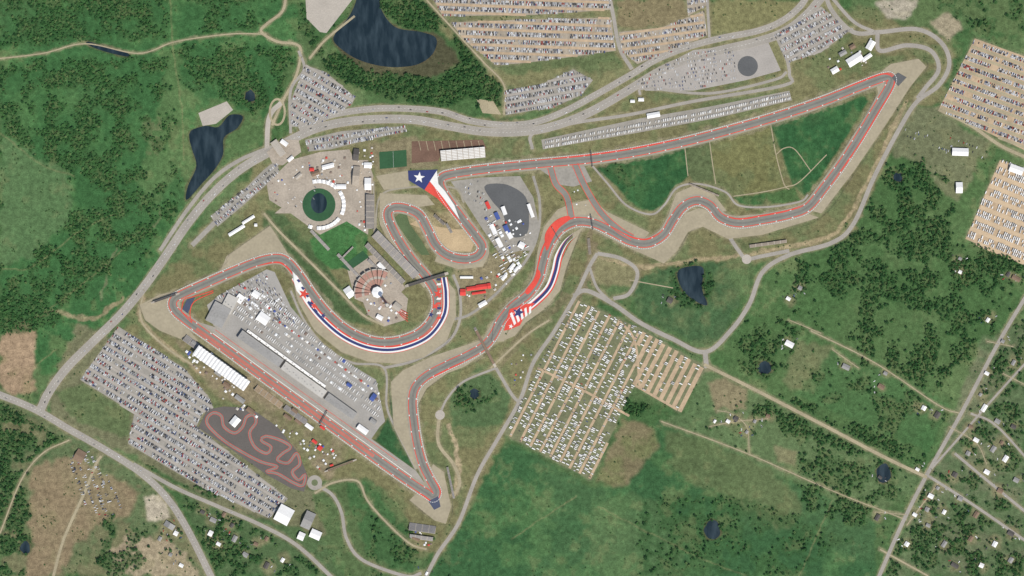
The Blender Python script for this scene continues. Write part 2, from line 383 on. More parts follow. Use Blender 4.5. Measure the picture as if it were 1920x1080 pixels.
def rows(poly,ang,module=14,dbl=1.9,stall=2.0,occ=0.85,kinds=3,along=False,base=0,patch=0.0,sc=1.0,jit=.1):
    a=math.radians(ang); ux,uy=math.cos(a),math.sin(a); vx,vy=-uy,ux
    cx=sum(p[0] for p in poly)/len(poly); cy=sum(p[1] for p in poly)/len(poly)
    R=max(math.hypot(p[0]-cx,p[1]-cy) for p in poly); it=[]; cen=[]
    v=-R
    while v<R:
        ph=random.uniform(0,50); cut=[random.uniform(-R,R) for _ in range(3)]
        for s in ((-dbl,dbl) if dbl else (0,)):
            u=-R
            while u<R:
                x=cx+ux*u+vx*(v+s); y=cy+uy*u+vy*(v+s)
                if inp(x,y,poly) and not any(abs(u-c)<2.2 for c in cut):
                    o=occ
                    if patch: o*= 1 if math.sin(u*0.045+ph)+math.sin(u*0.11+ph*3)>-1.5+patch*2 else 0.15
                    if random.random()<o:
                        rz=(-a+(0 if along else math.pi/2))+random.gauss(0,0.03)+(math.pi if random.random()<.5 else 0)
                        it.append((x+random.gauss(0,jit),y+random.gauss(0,jit),rz,sc*random.uniform(.95,1.08),base+random.randrange(kinds)))
                u+=stall*random.uniform(0.97,1.04)
        us=[u for u in np.arange(-R,R,3) if inp(cx+ux*u+vx*(v+module/2),cy+uy*u+vy*(v+module/2),poly)]
        if us and us[-1]-us[0]>8: cen.append([(cx+ux*us[0]+vx*(v+module/2),cy+uy*us[0]+vy*(v+module/2)),(cx+ux*us[-1]+vx*(v+module/2)+.1,cy+uy*us[-1]+vy*(v+module/2)+.1)])
        v+=module
    return it,cen

# ------------------------------------------------------------ LAND COVER
OL=(116,113,80)
paint([(0,0),(560,0),(560,100),(500,260),(250,560),(90,700),(0,640)],(60,102,54),8,2,1,0,(72,112,60))
paint([(0,255),(60,290),(130,320),(135,400),(70,480),(0,500)],(82,112,66),8)
paint([(310,90),(340,90),(345,300),(290,400),(260,330),(300,200)],(84,114,64),8,3,.8)
paint([(265,225),(305,215),(300,300),(270,310)],(110,110,80),8,3,.6,.1)
paint([(250,575),(500,290),(560,240),(700,200),(1000,235),(1200,120),(1480,40),(1640,10),(1790,80),(1770,180),(1650,400),(1560,470),(1400,500),(1150,530),(1050,660),(930,850),(850,1040),(770,1040),(560,900),(230,620)],OL,8,3,1,0,(98,110,68))
paint([(760,0),(1570,0),(1590,60),(1460,130),(1200,170),(930,225),(880,100)],(120,118,84),6,3,1,0,(98,110,70))
paint([(150,600),(560,880),(620,1000),(520,1010),(240,850),(100,790),(90,720)],(110,112,78),6)
paint([(0,630),(40,600),(70,620),(60,700),(70,740),(0,735)],(158,136,110),6,2,1,0,(140,122,96))
pline([(60,600),(100,585),(150,595),(190,590),(230,560)],8,(152,136,108),.8,4)
pline([(300,395),(290,420),(220,470),(190,560)],4,(150,140,112),.4,4)
paint([(0,745),(160,820),(280,900),(330,960),(400,1080),(0,1080)],(112,112,82),8,3,1,0,(88,106,66))
paint([(60,880),(130,850),(260,920),(250,960),(170,990),(110,1080),(50,1080)],(136,118,94),8,3,.8)
paint([(205,1040),(240,1000),(330,1020),(380,1080),(210,1080)],(160,144,120),6,2,.8)
paint([(270,930),(310,925),(320,970),(280,980)],(170,160,140),3)
paint([(100,735),(170,715),(245,765),(240,820),(140,790)],(92,108,66),4)
paint([(340,930),(600,1000),(640,1080),(410,1080)],(80,104,62),6)
paint([(950,825),(1115,915),(1180,900),(1235,790),(1640,975),(1640,1100),(790,1100),(850,1010)],(58,96,54),3,2,1,0,(72,108,60))
paint([(1115,950),(1190,920),(1310,985),(1260,1090),(1130,1090),(1100,1040)],(86,112,66),6,3,.5)
paint([(1240,800),(1420,860),(1480,910),(1510,960),(1480,1000),(1260,880)],(96,108,66),8,4,.7)
paint([(1170,785),(1225,800),(1235,835),(1190,895),(1165,915),(1115,905)],(124,112,86),5,3,.85,0,(108,108,74))
paint([(1320,695),(1480,760),(1640,860),(1735,900),(1640,970),(1240,790),(1290,770)],(86,110,66),4)
paint([(1325,715),(1360,708),(1405,735),(1395,768),(1340,765)],(142,124,100),4,3,.7)
paint([(1450,835),(1495,845),(1490,875),(1455,865)],(140,124,98),3,2,.5)
paint([(1330,650),(1430,500),(1600,440),(1700,200),(1760,200),(1860,260),(1830,440),(1920,490),(1920,560),(1740,890),(1330,685)],(72,104,56),6,2,1,0,(86,112,64))
paint([(1680,200),(1760,205),(1860,270),(1840,300),(1800,380),(1750,340),(1720,300),(1670,290)],(108,114,78),6)
paint([(1490,640),(1560,650),(1530,740),(1470,720)],(108,112,74),6,3,.7)
paint([(1560,660),(1680,700),(1780,760),(1740,850),(1490,740)],(62,102,54),4,3,.8)
paint([(1840,640),(1920,600),(1920,1080),(1660,1080),(1740,890)],(88,108,68),6,3,1,0,(104,112,78))
paint([(1640,0),(1920,0),(1920,70),(1860,60),(1800,20),(1760,60),(1690,50)],(88,110,64),5)
paint([(1640,0),(1720,0),(1700,35),(1660,30)],(160,152,134),4)
paint([(1740,40),(1780,20),(1800,50),(1780,80)],(150,140,116),5)
G1=(50,92,50)
paint([(1445,232),(1520,212),(1622,180),(1628,190),(1560,300),(1510,370),(1485,345),(1470,300)],G1,1.5,1,1,0,(58,100,54))
paint([(1330,262),(1445,238),(1470,350),(1420,360),(1370,365),(1340,345)],(112,112,74),1.5,1,1,0,(98,108,66))
paint([(1284,274),(1332,262),(1338,338),(1300,340),(1288,320)],(90,104,64),1.5,1)
paint([(1110,318),(1190,296),(1284,276),(1292,330),(1262,360),(1235,398),(1195,390),(1150,345)],G1,1.5,1,1,0,(62,100,54))
paint([(1375,370),(1440,362),(1430,385),(1400,395)],(64,102,54),1.5,1)
paint([(1430,365),(1490,350),(1500,375),(1450,385)],(74,104,56),1.5,1)
paint([(1195,520),(1270,500),(1360,490),(1390,560),(1350,640),(1320,650),(1200,590),(1180,550)],(68,98,58),4,2,1,0,(84,106,64))
paint([(1110,480),(1190,500),(1180,540),(1110,530)],(126,122,90),4)
paint([(735,695),(738,745),(762,850),(790,890),(704,828),(728,780)],(52,90,50),1,1)
paint([(500,390),(530,400),(600,480),(640,540),(690,590),(700,610),(650,600),(600,560),(560,500),(520,470),(490,420)],(74,96,56),3,2)
paint([(580,450),(655,400),(690,440),(690,500),(620,505),(590,480)],(66,112,58),1,1)
paint([(840,740),(900,690),(960,740),(940,800),(850,800)],(76,102,60),4)
paint([(580,900),(700,900),(760,960),(770,1000),(740,1080),(660,1080),(620,1010),(590,960)],(84,106,62),4)
paint([(650,900),(690,905),(760,990),(780,1080),(690,1040),(660,960)],(62,100,54),4,2,.8)
paint([(340,260),(400,180),(500,230),(540,100),(560,150),(500,260),(440,320),(350,400)],(82,110,62),6)
paint([(1090,60),(1150,95),(1170,130),(1100,135),(1080,125),(960,140),(930,125)],(94,108,66),4)
paint([(1155,0),(1285,0),(1290,50),(1160,52)],(124,114,86),4)
paint([(1340,0),(1480,0),(1500,15),(1420,55),(1330,65)],(120,118,82),4)
paint([(620,60),(700,30),(750,50),(830,65),(865,120),(830,145),(700,140),(640,110)],(80,76,58),6,2,.9)
paint([(330,640),(400,640),(640,820),(650,850),(620,900),(560,850),(470,770),(400,740)],(134,122,98),4,2,.9,0,(116,112,82))
paint([(690,270),(780,255),(830,310),(705,330)],(124,116,90),3)
paint([(850,500),(1000,440),(1040,380),(930,560),(870,600)],(138,126,100),4,3,.8)
pline([(270,560),(262,600),(300,640),(380,700)],8,(160,140,112),.8,3)
pline([(1120,480),(1200,500),(1280,490),(1370,482),(1480,462),(1560,440),(1610,370),(1660,270),(1700,190)],8,(160,144,114),.9,3)
pline([(1060,600),(1090,540),(1110,480),(1105,440)],16,(120,108,86),.8,5)
pline([(930,690),(1000,610),(1060,560)],20,(118,108,84),.7,5)
pline([(845,800),(860,880),(850,930)],9,(168,150,122),.9,4)
trees([(0,0),(315,0),(320,70),(150,78),(0,88)],.8,8,gap=.42)
trees([(0,125),(150,112),(315,112),(325,160),(240,250),(215,330),(190,380),(120,320),(0,250)],.85,8,gap=.45)
trees([(340,0),(525,0),(520,20),(485,50),(430,58),(340,68)],.7,8,gap=.47)
trees([(335,88),(535,90),(550,115),(530,180),(480,215),(400,175),(355,170),(335,140)],.85,8,gap=.43)
trees([(130,400),(220,320),(290,360),(330,300),(345,390),(300,440),(250,500),(170,545),(90,595),(0,625),(0,540),(60,490)],.7,9,gap=.50)
trees([(225,150),(320,170),(330,250),(250,370),(220,330)],.6,9,gap=.54)
trees([(0,550),(80,560),(120,600),(60,620),(0,625)],.8,6)
trees([(595,115),(640,102),(690,135),(760,142),(835,150),(868,120),(845,60),(800,25),(755,0),(800,0),(850,50),(900,115),(940,165),(940,200),(900,200),(880,180),(835,203),(780,197),(700,172),(650,160)],.95,5)
trees([(590,60),(625,50),(650,5),(640,0),(610,50),(580,80),(590,110),(610,100)],.7,4)
trees([(570,0),(640,0),(580,70),(560,60)],.3,4)
trees([(680,0),(800,0),(830,60),(760,50),(730,30)],.9,5)
trees([(1570,460),(1640,340),(1720,290),(1760,320),(1800,400),(1780,450),(1880,500),(1915,560),(1880,610),(1830,650),(1790,700),(1740,740),(1640,690),(1500,610),(1475,560),(1490,500)],.75,8,gap=.47)
trees([(1372,610),(1440,590),(1500,620),(1480,690),(1400,700),(1372,650)],.7,6,gap=.46)
trees([(1410,752),(1480,742),(1600,790),(1740,850),(1735,890),(1650,858),(1500,825),(1420,800)],.85,6,gap=.42)
trees([(1500,830),(1640,880),(1700,930),(1640,970),(1500,900)],.4,6,gap=.48)
trees([(1520,690),(1700,720),(1780,770),(1740,840),(1540,750)],.3,8,gap=.54)
trees([(0,755),(60,790),(125,825),(80,860),(40,900),(60,960),(20,1040),(0,1000)],.85,6,gap=.40)
trees([(0,1000),(60,1010),(50,1080),(0,1080)],.65,6,gap=.43)
trees([(200,960),(280,1000),(260,1080),(180,1080)],.5,6,gap=.5)
trees([(350,940),(500,990),(600,1060),(590,1080),(400,1080)],.7,6,gap=.48)
trees([(270,870),(420,930),(400,950),(330,930)],.7,4,gap=.47)
trees([(1660,1080),(1700,980),(1740,890),(1780,860),(1920,960),(1920,1080)],.65,8,gap=.53)
trees([(1800,760),(1920,700),(1920,900),(1790,850)],.55,8,gap=.54)
trees([(1860,640),(1920,600),(1920,720),(1850,720)],.6,8,gap=.5)
trees([(1500,900),(1640,960),(1620,1000),(1500,950)],.6,6,gap=.47)
trees([(860,720),(905,705),(935,730),(920,760),(880,775),(850,760)],.5,4,gap=.45)
trees([(1660,310),(1730,320),(1740,350),(1690,380),(1660,360)],.7,6,gap=.42)
trees([(1810,440),(1920,500),(1920,540),(1860,500)],.7,4,gap=.4)
trees([(1175,750),(1225,760),(1200,785),(1165,770)],.9,4)
trees([(450,150),(500,150),(500,210),(455,200)],.7,4)
trees([(690,950),(780,1000),(780,1080),(700,1080)],.35,8,gap=.5)
trees([(0,0),(0,-60),(560,-60),(560,0)],.7,8,gap=.45)
trees([(1200,930),(1400,930),(1600,1010),(1500,1080),(1200,1080)],.12,8,gap=.4)
trees([(-60,100),(0,100),(0,640),(-60,640)],.7,8,gap=.45)
trees([(1740,0),(1920,0),(1920,60),(1800,60)],.25,8,gap=.5)
trees([(1120,310),(1180,300),(1190,350),(1150,345)],.15,3)
for cx,cy,r in ((1434,690,22),(1657,888,26),(1336,993,22),(890,738,16),(1684,332,15),(1297,535,45),(47,1026,16)): trees(circ(cx,cy,r,None,10),.35,4)

# ------------------------------------------------------------ WATER
def pond(p,smooth=True):
    pline(p,5,(84,78,58),.8,2,closed=True); sheet('pond_water',p,wm,0.05,smooth)
pond([(655,30),(668,0),(672,-30),(715,-30),(712,10),(740,50),(790,60),(818,72),(812,100),(785,120),(745,126),(705,122),(668,110),(640,92),(625,75),(632,58)])
pond([(358,245),(385,236),(410,238),(430,216),(455,218),(445,240),(420,258),(418,290),(402,318),(378,345),(350,375),(352,350),(368,312),(360,280),(355,260)])
pond([(1270,512),(1285,501),(1318,502),(1316,540),(1326,572),(1300,562),(1278,540)])
for cx,cy,rx,ry in ((1434,690,13,12),(1657,888,14,18),(1336,993,15,18),(890,738,9,9),(1684,332,8,8),(469,180,9,12),(47,1026,9,12)): pond([(x+random.uniform(-1.5,1.5),y+random.uniform(-1.5,1.5)) for x,y in circ(cx,cy,rx,ry,14)])
pond([(165,78),(200,88),(240,100),(238,106),(195,96),(165,84)])

# ------------------------------------------------------------ ROADS
def road(pts,w,m=None,z=0.2,name='road',kerb=False,line=False,sh=True):
    if sh: pline(pts,w+5,(142,133,106),.6,2)
    ribbon(name,pts,w/2,-w/2,m or ASPH,z)
    if kerb:
        ribbon('road_kerb',pts,w/2+.5,w/2,CONC,z,ex=False,h=.14); ribbon('road_kerb',pts,-w/2,-w/2-.5,CONC,z,ex=False,h=.14)
    if line: barrier('road_marking',pts,0,dash=3,gap=4,w=.35,h=z+.12,z=z+.1)
B1=[(75,770),(92,735),(125,690),(175,640),(228,588),(272,535),(312,478),(355,415),(400,362),(450,318),(505,285),(560,255),(610,236),(680,225),(770,224),(840,236),(900,246),(960,248),(1015,242),(1070,226),(1120,203),(1180,168),(1240,132),(1300,107),(1360,92),(1420,78),(1470,60),(1510,30),(1545,-10)]
B2=[(560,240),(620,216),(700,204),(770,204),(830,210),(880,226),(940,234),(1000,230),(1060,208),(1120,176),(1180,142),(1230,112),(1290,88),(1350,72),(1420,58),(1465,40),(1500,12),(1520,-20)]
road(B1,15,kerb=True,line=True,name='boulevard'); road(B2,11,kerb=True,line=True,name='boulevard')
road([(300,470),(350,395),(400,335),(450,300),(510,275)],7,name='boulevard')
road([(360,460),(400,420),(450,370),(500,320),(530,300)],9,LOTM)
road([(-40,725),(60,765),(130,805),(200,845),(262,885),(310,930),(350,990),(405,1100)],13,line=True,name='highway')
road([(250,870),(330,915),(410,950),(490,985),(560,1025),(640,1100)],7)
road([(1960,500),(1915,570),(1868,650),(1805,770),(1738,890),(1690,985),(1640,1100)],7)
road([(1320,683),(1420,733),(1540,795),(1660,858),(1738,895)],6,PATHM)
road([(1738,888),(1790,830),(1860,750),(1960,640)],4)
road([(1790,850),(1850,900),(1960,990)],5); road([(1740,892),(1830,950),(1960,1040)],5); road([(1820,775),(1870,800),(1960,900)],4)
road([(1650,1030),(1740,1080)],3,PATHM); road([(1520,620),(1640,680),(1760,760),(1800,775)],2.0,PATHM); road([(1240,790),(1400,850),(1560,920),(1700,975)],1.8,PATHM)
road([(1075,555),(1100,545),(1150,570),(1200,605),(1260,635),(1322,660),(1370,620),(1405,570),(1430,510),(1480,478),(1560,455),(1600,420),(1640,330),(1690,235),(1720,190),(1760,160),(1780,120),(1765,80),(1720,55),(1650,60),(1600,60),(1560,20),(1545,-20)],8)
road([(1555,-10),(1600,40),(1640,60)],6); road([(1645,62),(1650,95),(1700,85),(1745,95),(1760,130),(1735,165),(1720,185)],8)
road([(1322,660),(1325,690)],9)
road([(1760,205),(1820,235),(1880,275),(1960,310)],6,PATHM)
road([(790,1100),(820,1040),(860,980),(895,890),(935,820),(975,750),(1000,680),(1040,620),(1080,552),(1105,500),(1120,475)],7)
road([(1120,475),(1165,485),(1195,510),(1180,550),(1150,560)],7)
road([(1105,500),(1120,540),(1150,570)],5)
road([(1365,440),(1385,470),(1400,485),(1430,480),(1480,470)],7)
road([(580,905),(620,925),(640,960),(650,1010),(680,1050),(760,1080),(790,1075)],6)
road([(590,925),(625,905),(670,902),(690,940),(730,985),(770,1020),(800,1030)],3.5,PATHM)
road([(825,770),(822,830),(850,870),(862,905),(850,930)],6,PATHM); sheet('turning_circle',circ(825,778,9),CONC,.3)
road([(930,690),(870,715),(840,745),(825,775)],4); road([(930,690),(960,740),(975,755)],6)
road([(537,-20),(530,20),(500,45),(490,60),(520,78),(552,82),(564,95),(556,140),(530,190),(510,235)],5,PATHM)
road([(-20,112),(80,100),(160,82),(260,100),(330,78),(430,64),(500,64)],2.2,PATHM,z=.1,name='dirt_path')
for p in ([(230,470),(120,560),(60,600)],[(0,250),(80,310),(140,330)],[(60,690),(105,655)],[(0,505),(60,500),(140,440),(215,400)],[(345,300),(340,200),(325,90),(320,0)],[(1120,950),(1300,1040),(1400,1080)],[(960,1010),(1080,930)],[(1500,1080),(1560,940)]): pline(p,1.5,(130,126,90),.7,1.5)
road([(560,95),(570,130),(545,170),(545,250)],5)
road([(665,30),(610,75),(580,110)],4,PATHM)
road([(500,290),(505,220),(530,190)],9,CONC)
road([(100,1080),(120,1010),(160,920),(180,870),(190,855)],5,PATHM); road([(0,1000),(40,900),(80,850),(130,825)],2.5,PATHM)
road([(270,540),(265,600),(310,650),(370,690)],3.5,PATHM)
road([(920,690),(985,630),(1030,600)],3.5,PATHM)
road([(1140,-20),(1150,30),(1162,90),(1185,130)],7); road([(1325,-20),(1330,70)],5); road([(800,0),(850,55),(905,115),(945,160),(945,215)],3,PATHM)
road([(1475,105),(1480,140),(1470,160),(1300,190),(1180,215),(1080,230),(1000,250),(998,280)],6)
road([(1200,178),(1210,165),(1330,175),(1450,150),(1475,135)],5)
road([(1500,95),(1560,65),(1600,55)],6); road([(1110,310),(1140,345),(1175,385),(1220,402),(1245,385),(1270,352),(1310,345),(1360,360),(1385,385),(1440,388),(1500,378),(1515,365)],3.5)
for p in ([(1445,232),(1455,290),(1470,345),(1480,355)],[(1455,290),(1470,278),(1490,280),(1520,320)],[(1330,262),(1335,300),(1342,345)],[(1375,368),(1430,360),(1475,350),(1500,340),(1550,290)],[(1284,276),(1290,330)]): ribbon('service_path',p,.9,-.9,PATHM,.12,ex=False)
ribbon('service_path',[(1262,540),(1180,525)],1,-1,PATHM,.12)
sheet('turning_circle',circ(1400,486,9),CONC,.34); sheet('turning_circle',circ(590,905,14),ASPH,.3); sheet('roundabout_island',circ(590,905,6),mat('island_grass',C(100,110,74)),.4)
road([(495,400),(520,430),(560,470),(600,510),(640,550),(680,590),(720,610)],4,PATHM)
road([(720,690),(780,675),(840,640),(862,600),(862,550),(850,515)],5)
road([(545,545),(570,600),(610,650),(660,680),(720,690),(725,760),(740,800),(780,880)],4)
road([(700,340),(703,440),(712,370),(760,352),(850,352),(870,380)],3.5,TAN2)
road([(845,600),(880,590),(920,560),(950,530),(985,490),(1008,440),(1012,380),(1000,330)],5,LOTM)
for p in ([(1480,600),(1540,625)],[(1850,640),(1900,650)],[(1330,800),(1380,790),(1440,785)],[(1345,770),(1370,775),(1400,800),(1405,850)],[(1560,655),(1610,690)],[(1640,960),(1700,965)],[(1780,800),(1830,830),(1850,870)],[(1880,700),(1920,720)]): road(p,1.4,PATHM)
road([(1760,905),(1700,985)],2,PATHM)

# ------------------------------------------------------------ RACE TRACK
TRK=[(345,597),(400,637),(480,696),(560,754),(640,812),(720,870),(775,908),(800,924),(812,932),(818,922),(806,898),(792,868),(782,830),(776,790),(773,755),(778,728),(798,706),(835,686),(878,666),(908,648),(925,628),(940,600),(962,574),(990,552),(1010,522),(1018,492),(1028,462),(1048,432),(1078,416),(1112,418),(1148,434),(1182,452),(1215,456),(1244,440),(1262,412),(1280,388),(1305,376),(1330,384),(1352,408),(1385,418),(1430,412),(1480,402),(1515,388),(1545,352),(1580,305),(1615,250),(1645,200),(1668,160),(1670,146),(1656,146),(1610,163),(1550,187),(1480,211),(1400,235),(1300,262),(1200,284),(1100,299),(1000,308),(920,316),(850,326),(828,334),(826,350),(840,374),(862,404),(890,440),(904,462),(896,480),(870,486),(838,478),(816,458),(802,430),(785,402),(758,390),(736,390),(727,404),(742,440),(770,484),(800,520),(818,552),(816,588),(790,622),(745,640),(700,640),(655,622),(618,592),(588,556),(562,518),(540,492),(518,484),(480,492),(430,512),(385,532),(345,550),(326,562),(326,578)]
pline(TRK,32,(138,130,104),.7,4,closed=True)
sheets=[[(262,572),(300,552),(335,545),(340,600),(372,640),(345,638),(300,620),(272,600)],
[(412,512),(425,480),(506,423),(530,460),(552,495),(520,484),(470,495)],
[(545,495),(556,560),(590,620),(640,660),(690,678),(745,682),(795,670),(838,638),(855,592),(854,545),(834,522),(812,540),(822,575),(800,620),(745,648),(690,645),(620,600),(580,555)],
[(738,800),(733,716),(756,694),(810,668),(870,648),(905,636),(925,600),(940,618),(900,662),(800,712),(782,745),(782,800),(800,868),(780,880)],
[(783,760),(800,728),(838,700),(870,688),(905,664),(878,662),(790,715)],
[(790,915),(812,870),(832,885),(846,950),(836,982),(815,976),(768,938)],
[(925,640),(935,595),(985,545),(1003,515),(1008,470),(1020,425),(1045,393),(1075,380),(1110,374),(1140,398),(1218,436),(1200,455),(1110,425),(1060,430),(1035,480),(1025,520),(1005,555),(960,590),(945,640)],
[(940,640),(975,590),(1015,560),(1040,530),(1052,490),(1075,445),(1072,438),(1095,425),(1085,440),(1062,500),(1050,545),(1020,580),(985,605),(965,630)],
[(1110,430),(1180,465),(1245,494),(1268,472),(1290,435),(1318,425),(1365,448),(1430,440),(1535,408),(1500,395),(1380,405),(1310,390),(1285,400),(1250,445),(1200,462)],
[(1240,440),(1256,395),(1268,362),(1300,348),(1335,360),(1362,395),(1340,400),(1310,378)],
[(1640,145),(1670,120),(1722,110),(1737,125),(1705,165),(1660,235),(1602,320),(1540,400),(1520,395),(1560,335),(1650,190)],
[(705,330),(765,320),(768,350),(720,356)],
[(712,362),(800,366),(815,384),(785,388),(758,378),(734,380),(720,398),(735,440),(764,486),(808,530),(795,540),(745,480),(712,420)],
[(850,366),(872,395),(915,460),(918,476),(905,500),(860,505),(815,490),(820,478),(840,486),(872,494),(902,486),(911,462),(880,418)]]
for p in sheets: paint([tuple(q) for q in p],(148,139,114),3,4); sheet('gravel_runoff',p,TAN,.30)
ribbon('track_runoff',TRK,11.5,-11.5,TAN2,.42,closed=True)
ribbon('racetrack',TRK,6.8,-6.8,ASPHD,.54,closed=True)
for s_ in (1,-1):
    a_,b_=(7.8,6.4) if s_>0 else (-6.4,-7.8)
    ribbon('track_kerb',TRK,a_,b_,[REDK,WHITE],.66,closed=True,alt=[0]*11+[1],step=2.5,ex=False)
barrier('barrier_wall',TRK,-9.8,closed=True,w=.75,dash=2.8,gap=1.4)
ribbon('racing_line_rubber',TRK,1.4,-2.2,mat('rubbered_asphalt',C(116,114,107),amt=.12),.60,closed=True,ex=False)
# wider painted kerb aprons where the photo shows broad red bands
for p,l,r in (([(1500,205),(1560,184),(1610,164),(1650,148),(1668,150),(1664,166),(1645,198),(1600,272),(1545,350)],9.5,7.2),([(1300,262),(1200,284),(1100,299),(1000,308)],-7.2,-9.2),
              ([(1010,522),(1018,492),(1028,462),(1048,432),(1078,416),(1112,418)],9.6,7.2),([(1145,434),(1182,452),(1215,456),(1244,440)],9.2,7.2),([(1352,408),(1385,418),(1430,412),(1480,402),(1515,388)],9.2,7.2),
              ([(775,908),(800,924),(812,932),(818,922),(806,898)],-7.2,-9),([(588,556),(562,518),(540,492),(518,484),(480,492)],9.4,7.2),([(798,706),(835,686),(878,666)],-7.2,-9)):
    ribbon('painted_kerb_apron',p,l,r,RED,.74,ex=False,taper=True)
for p,w in (([(1032,314),(1042,345),(1062,368),(1072,410)],5),([(1078,308),(1098,352),(1128,400),(1160,430),(1186,446)],5)):
    ribbon('racetrack',p,w,-w,ASPHD,.49); ribbon('track_kerb',p,w+1.1,w,REDK,.6,ex=False); ribbon('track_kerb',p,-w,-w-1.1,REDK,.6,ex=False)
sheet('track_junction',[(1010,316),(1095,310),(1110,340),(1075,350),(1040,345),(1030,330)],LOTM,.2)
def SP(a,b): return (345+.812*a+.584*b,597+.584*a-.812*b)
ribbon('pit_straight_red_band',[SP(30,-1),SP(250,-1),SP(440,-1)],2.0,-4,SALMON,.7,ex=False)
sheet('pit_lane',[SP(20,8),SP(560,8),SP(520,22),SP(60,22)],ASPH,.2); ribbon('pit_lane_line',[SP(60,9),SP(520,9)],.5,-.5,WHITE,.78,ex=False)
ribbon('pit_lane_line',[SP(60,17),SP(480,17)],.4,-.4,REDK,.5,ex=False)
barrier('pit_wall',[SP(60,13),SP(500,13)],0,dash=4,gap=1,w=.8,m=CONC)
T17=[(832,520),(836,552),(832,592),(802,632),(748,654),(696,653),(648,634),(608,602),(578,566),(552,520)]
for l,r,m in ((1.5,.5,RED),(.5,-2.5,WHITE),(-2.5,-7.5,NAVY),(-7.5,-9.5,WHITE),(-9.5,-11.5,RED)):
    ribbon('painted_runoff_stripe',T17[::-1],-r-5,-l-5,m,.72,ex=False)
ES=[(950,614),(975,588),(1003,566),(1028,540),(1040,510),(1047,480),(1060,455),(1078,438)]
for l,r,m in ((3.5,0,WHITE),(0,-1.2,RED),(-1.2,-6.5,NAVY),(-6.5,-9,WHITE),(-9,-11.5,RED)): ribbon('painted_runoff_stripe',ES,l+3,r+3,m,.76,ex=False,taper=True)
def star(cx,cy,r,m,rot=0,z=.84,pts=5,name='painted_star',k=.4):
    p=[]
    for i in range(2*pts):
        a=rot+math.pi*i/pts; q=r if i%2==0 else r*k; p.append((cx+q*math.sin(a),cy-q*math.cos(a)))
    sheet(name,p,m,z,ex=False)
sheet('painted_flag_field',[(765,320),(821,318),(796,356),(766,338)],NAVY,.80); star(786,333,11,WHITE,.1,.9)
sheet('painted_flag_stripe',[(819,320),(806,340),(832,372),(862,412),(852,385),(834,358),(822,345)],WHITE,.82)
sheet('painted_flag_stripe',[(806,340),(796,356),(820,372),(858,412),(832,372)],RED,.90)
sheet('painted_runoff_red',[(1025,470),(1022,440),(1040,415),(1062,405),(1070,410),(1048,428),(1035,450)],RED,.82,True)
sheet('painted_runoff_red',[(985,545),(1000,525),(1008,505),(1014,515),(1005,535),(990,552)],RED,.82,True)
sheet('painted_runoff_red',[(945,620),(955,580),(985,570),(1003,568),(985,590),(975,610),(955,618)],RED,.82)
for k in range(5): sheet('painted_flag_stripe',[(956+k*9,588-k*3),(960+k*9,585-k*3),(968+k*7,606-k*5),(964+k*7,610-k*5)],WHITE,.90)
star(972,586,12,NAVY,.2,1.0); star(958,612,5,WHITE,.2,1.0)
sheet('painted_runoff_white',[(548,508),(560,522),(582,560),(575,568),(556,545),(550,525)],WHITE,.80)
star(570,551,11,RED,.3,1.0); star(589,574,7,RED,.3,1.0); star(606,592,6,NAVY,.5,1.0); star(821,551,9,RED,.2,1.0); star(817,574,7,RED,.2,1.0); star(808,590,6,NAVY,.2,1.0)
for k in range(10): sheet('painted_flag_stripe',[(552+k*4,518+k*7),(556+k*4,516+k*7),(560+k*4,521+k*7),(556+k*4,523+k*7)],NAVY if k%2 else WHITE,.92)
for k in range(9): sheet('painted_flag_stripe',[(820,522+k*9),(828,522+k*9),(826,526+k*9),(818,526+k*9)],(NAVY,WHITE,RED)[k%3],.92)
SLATE=mat('slate_paint',C(74,80,98),amt=.12)
sheet('dark_runoff_patch',[(803,940),(822,930),(826,950),(814,956)],SLATE,.80); sheet('dark_runoff_patch',[(1672,145),(1684,136),(1700,145),(1684,162)],DARK,.80)
sheet('painted_chicane',[(342,580),(350,562),(366,557),(360,570),(352,588)],SLATE,.80); ribbon('track_kerb',[(340,584),(345,562),(360,557),(400,545)],.8,-.8,REDK,.88,ex=False); ribbon('track_kerb',[(340,584),(360,605),(356,590),(364,566),(400,548)],.8,-.8,REDK,.88,ex=False)
def poles_fence(name,pts,off,h=3.0,closed=False,m=STEEL):
    P=resample(pts,6,closed); Nn=frame(P,closed); Q=P+Nn*off; b=MB()
    for k in range(len(Q)-(0 if closed else 1)):
        a=Q[k]; c=Q[(k+1)%len(Q)]; ax,ay,cx,cy=WX(a[0]),WY(a[1]),WX(c[0]),WY(c[1])
        b.box(ax-.12,ax+.12,ay-.12,ay+.12,0,h,0)
        for zz in (1.0,2.0,h-.1): b.tri([(ax,ay,zz),(cx,cy,zz),(cx,cy,zz+.12),(ax,ay,zz+.12)],0)
        b.tri([(ax-.2,ay,h),(ax+.2,ay,h),(cx+.2,cy,h),(cx-.2,cy,h)],0)
    return b.obj(name,[m])
FEN=mat('fence_steel_dark',C(96,94,86),amt=.1)
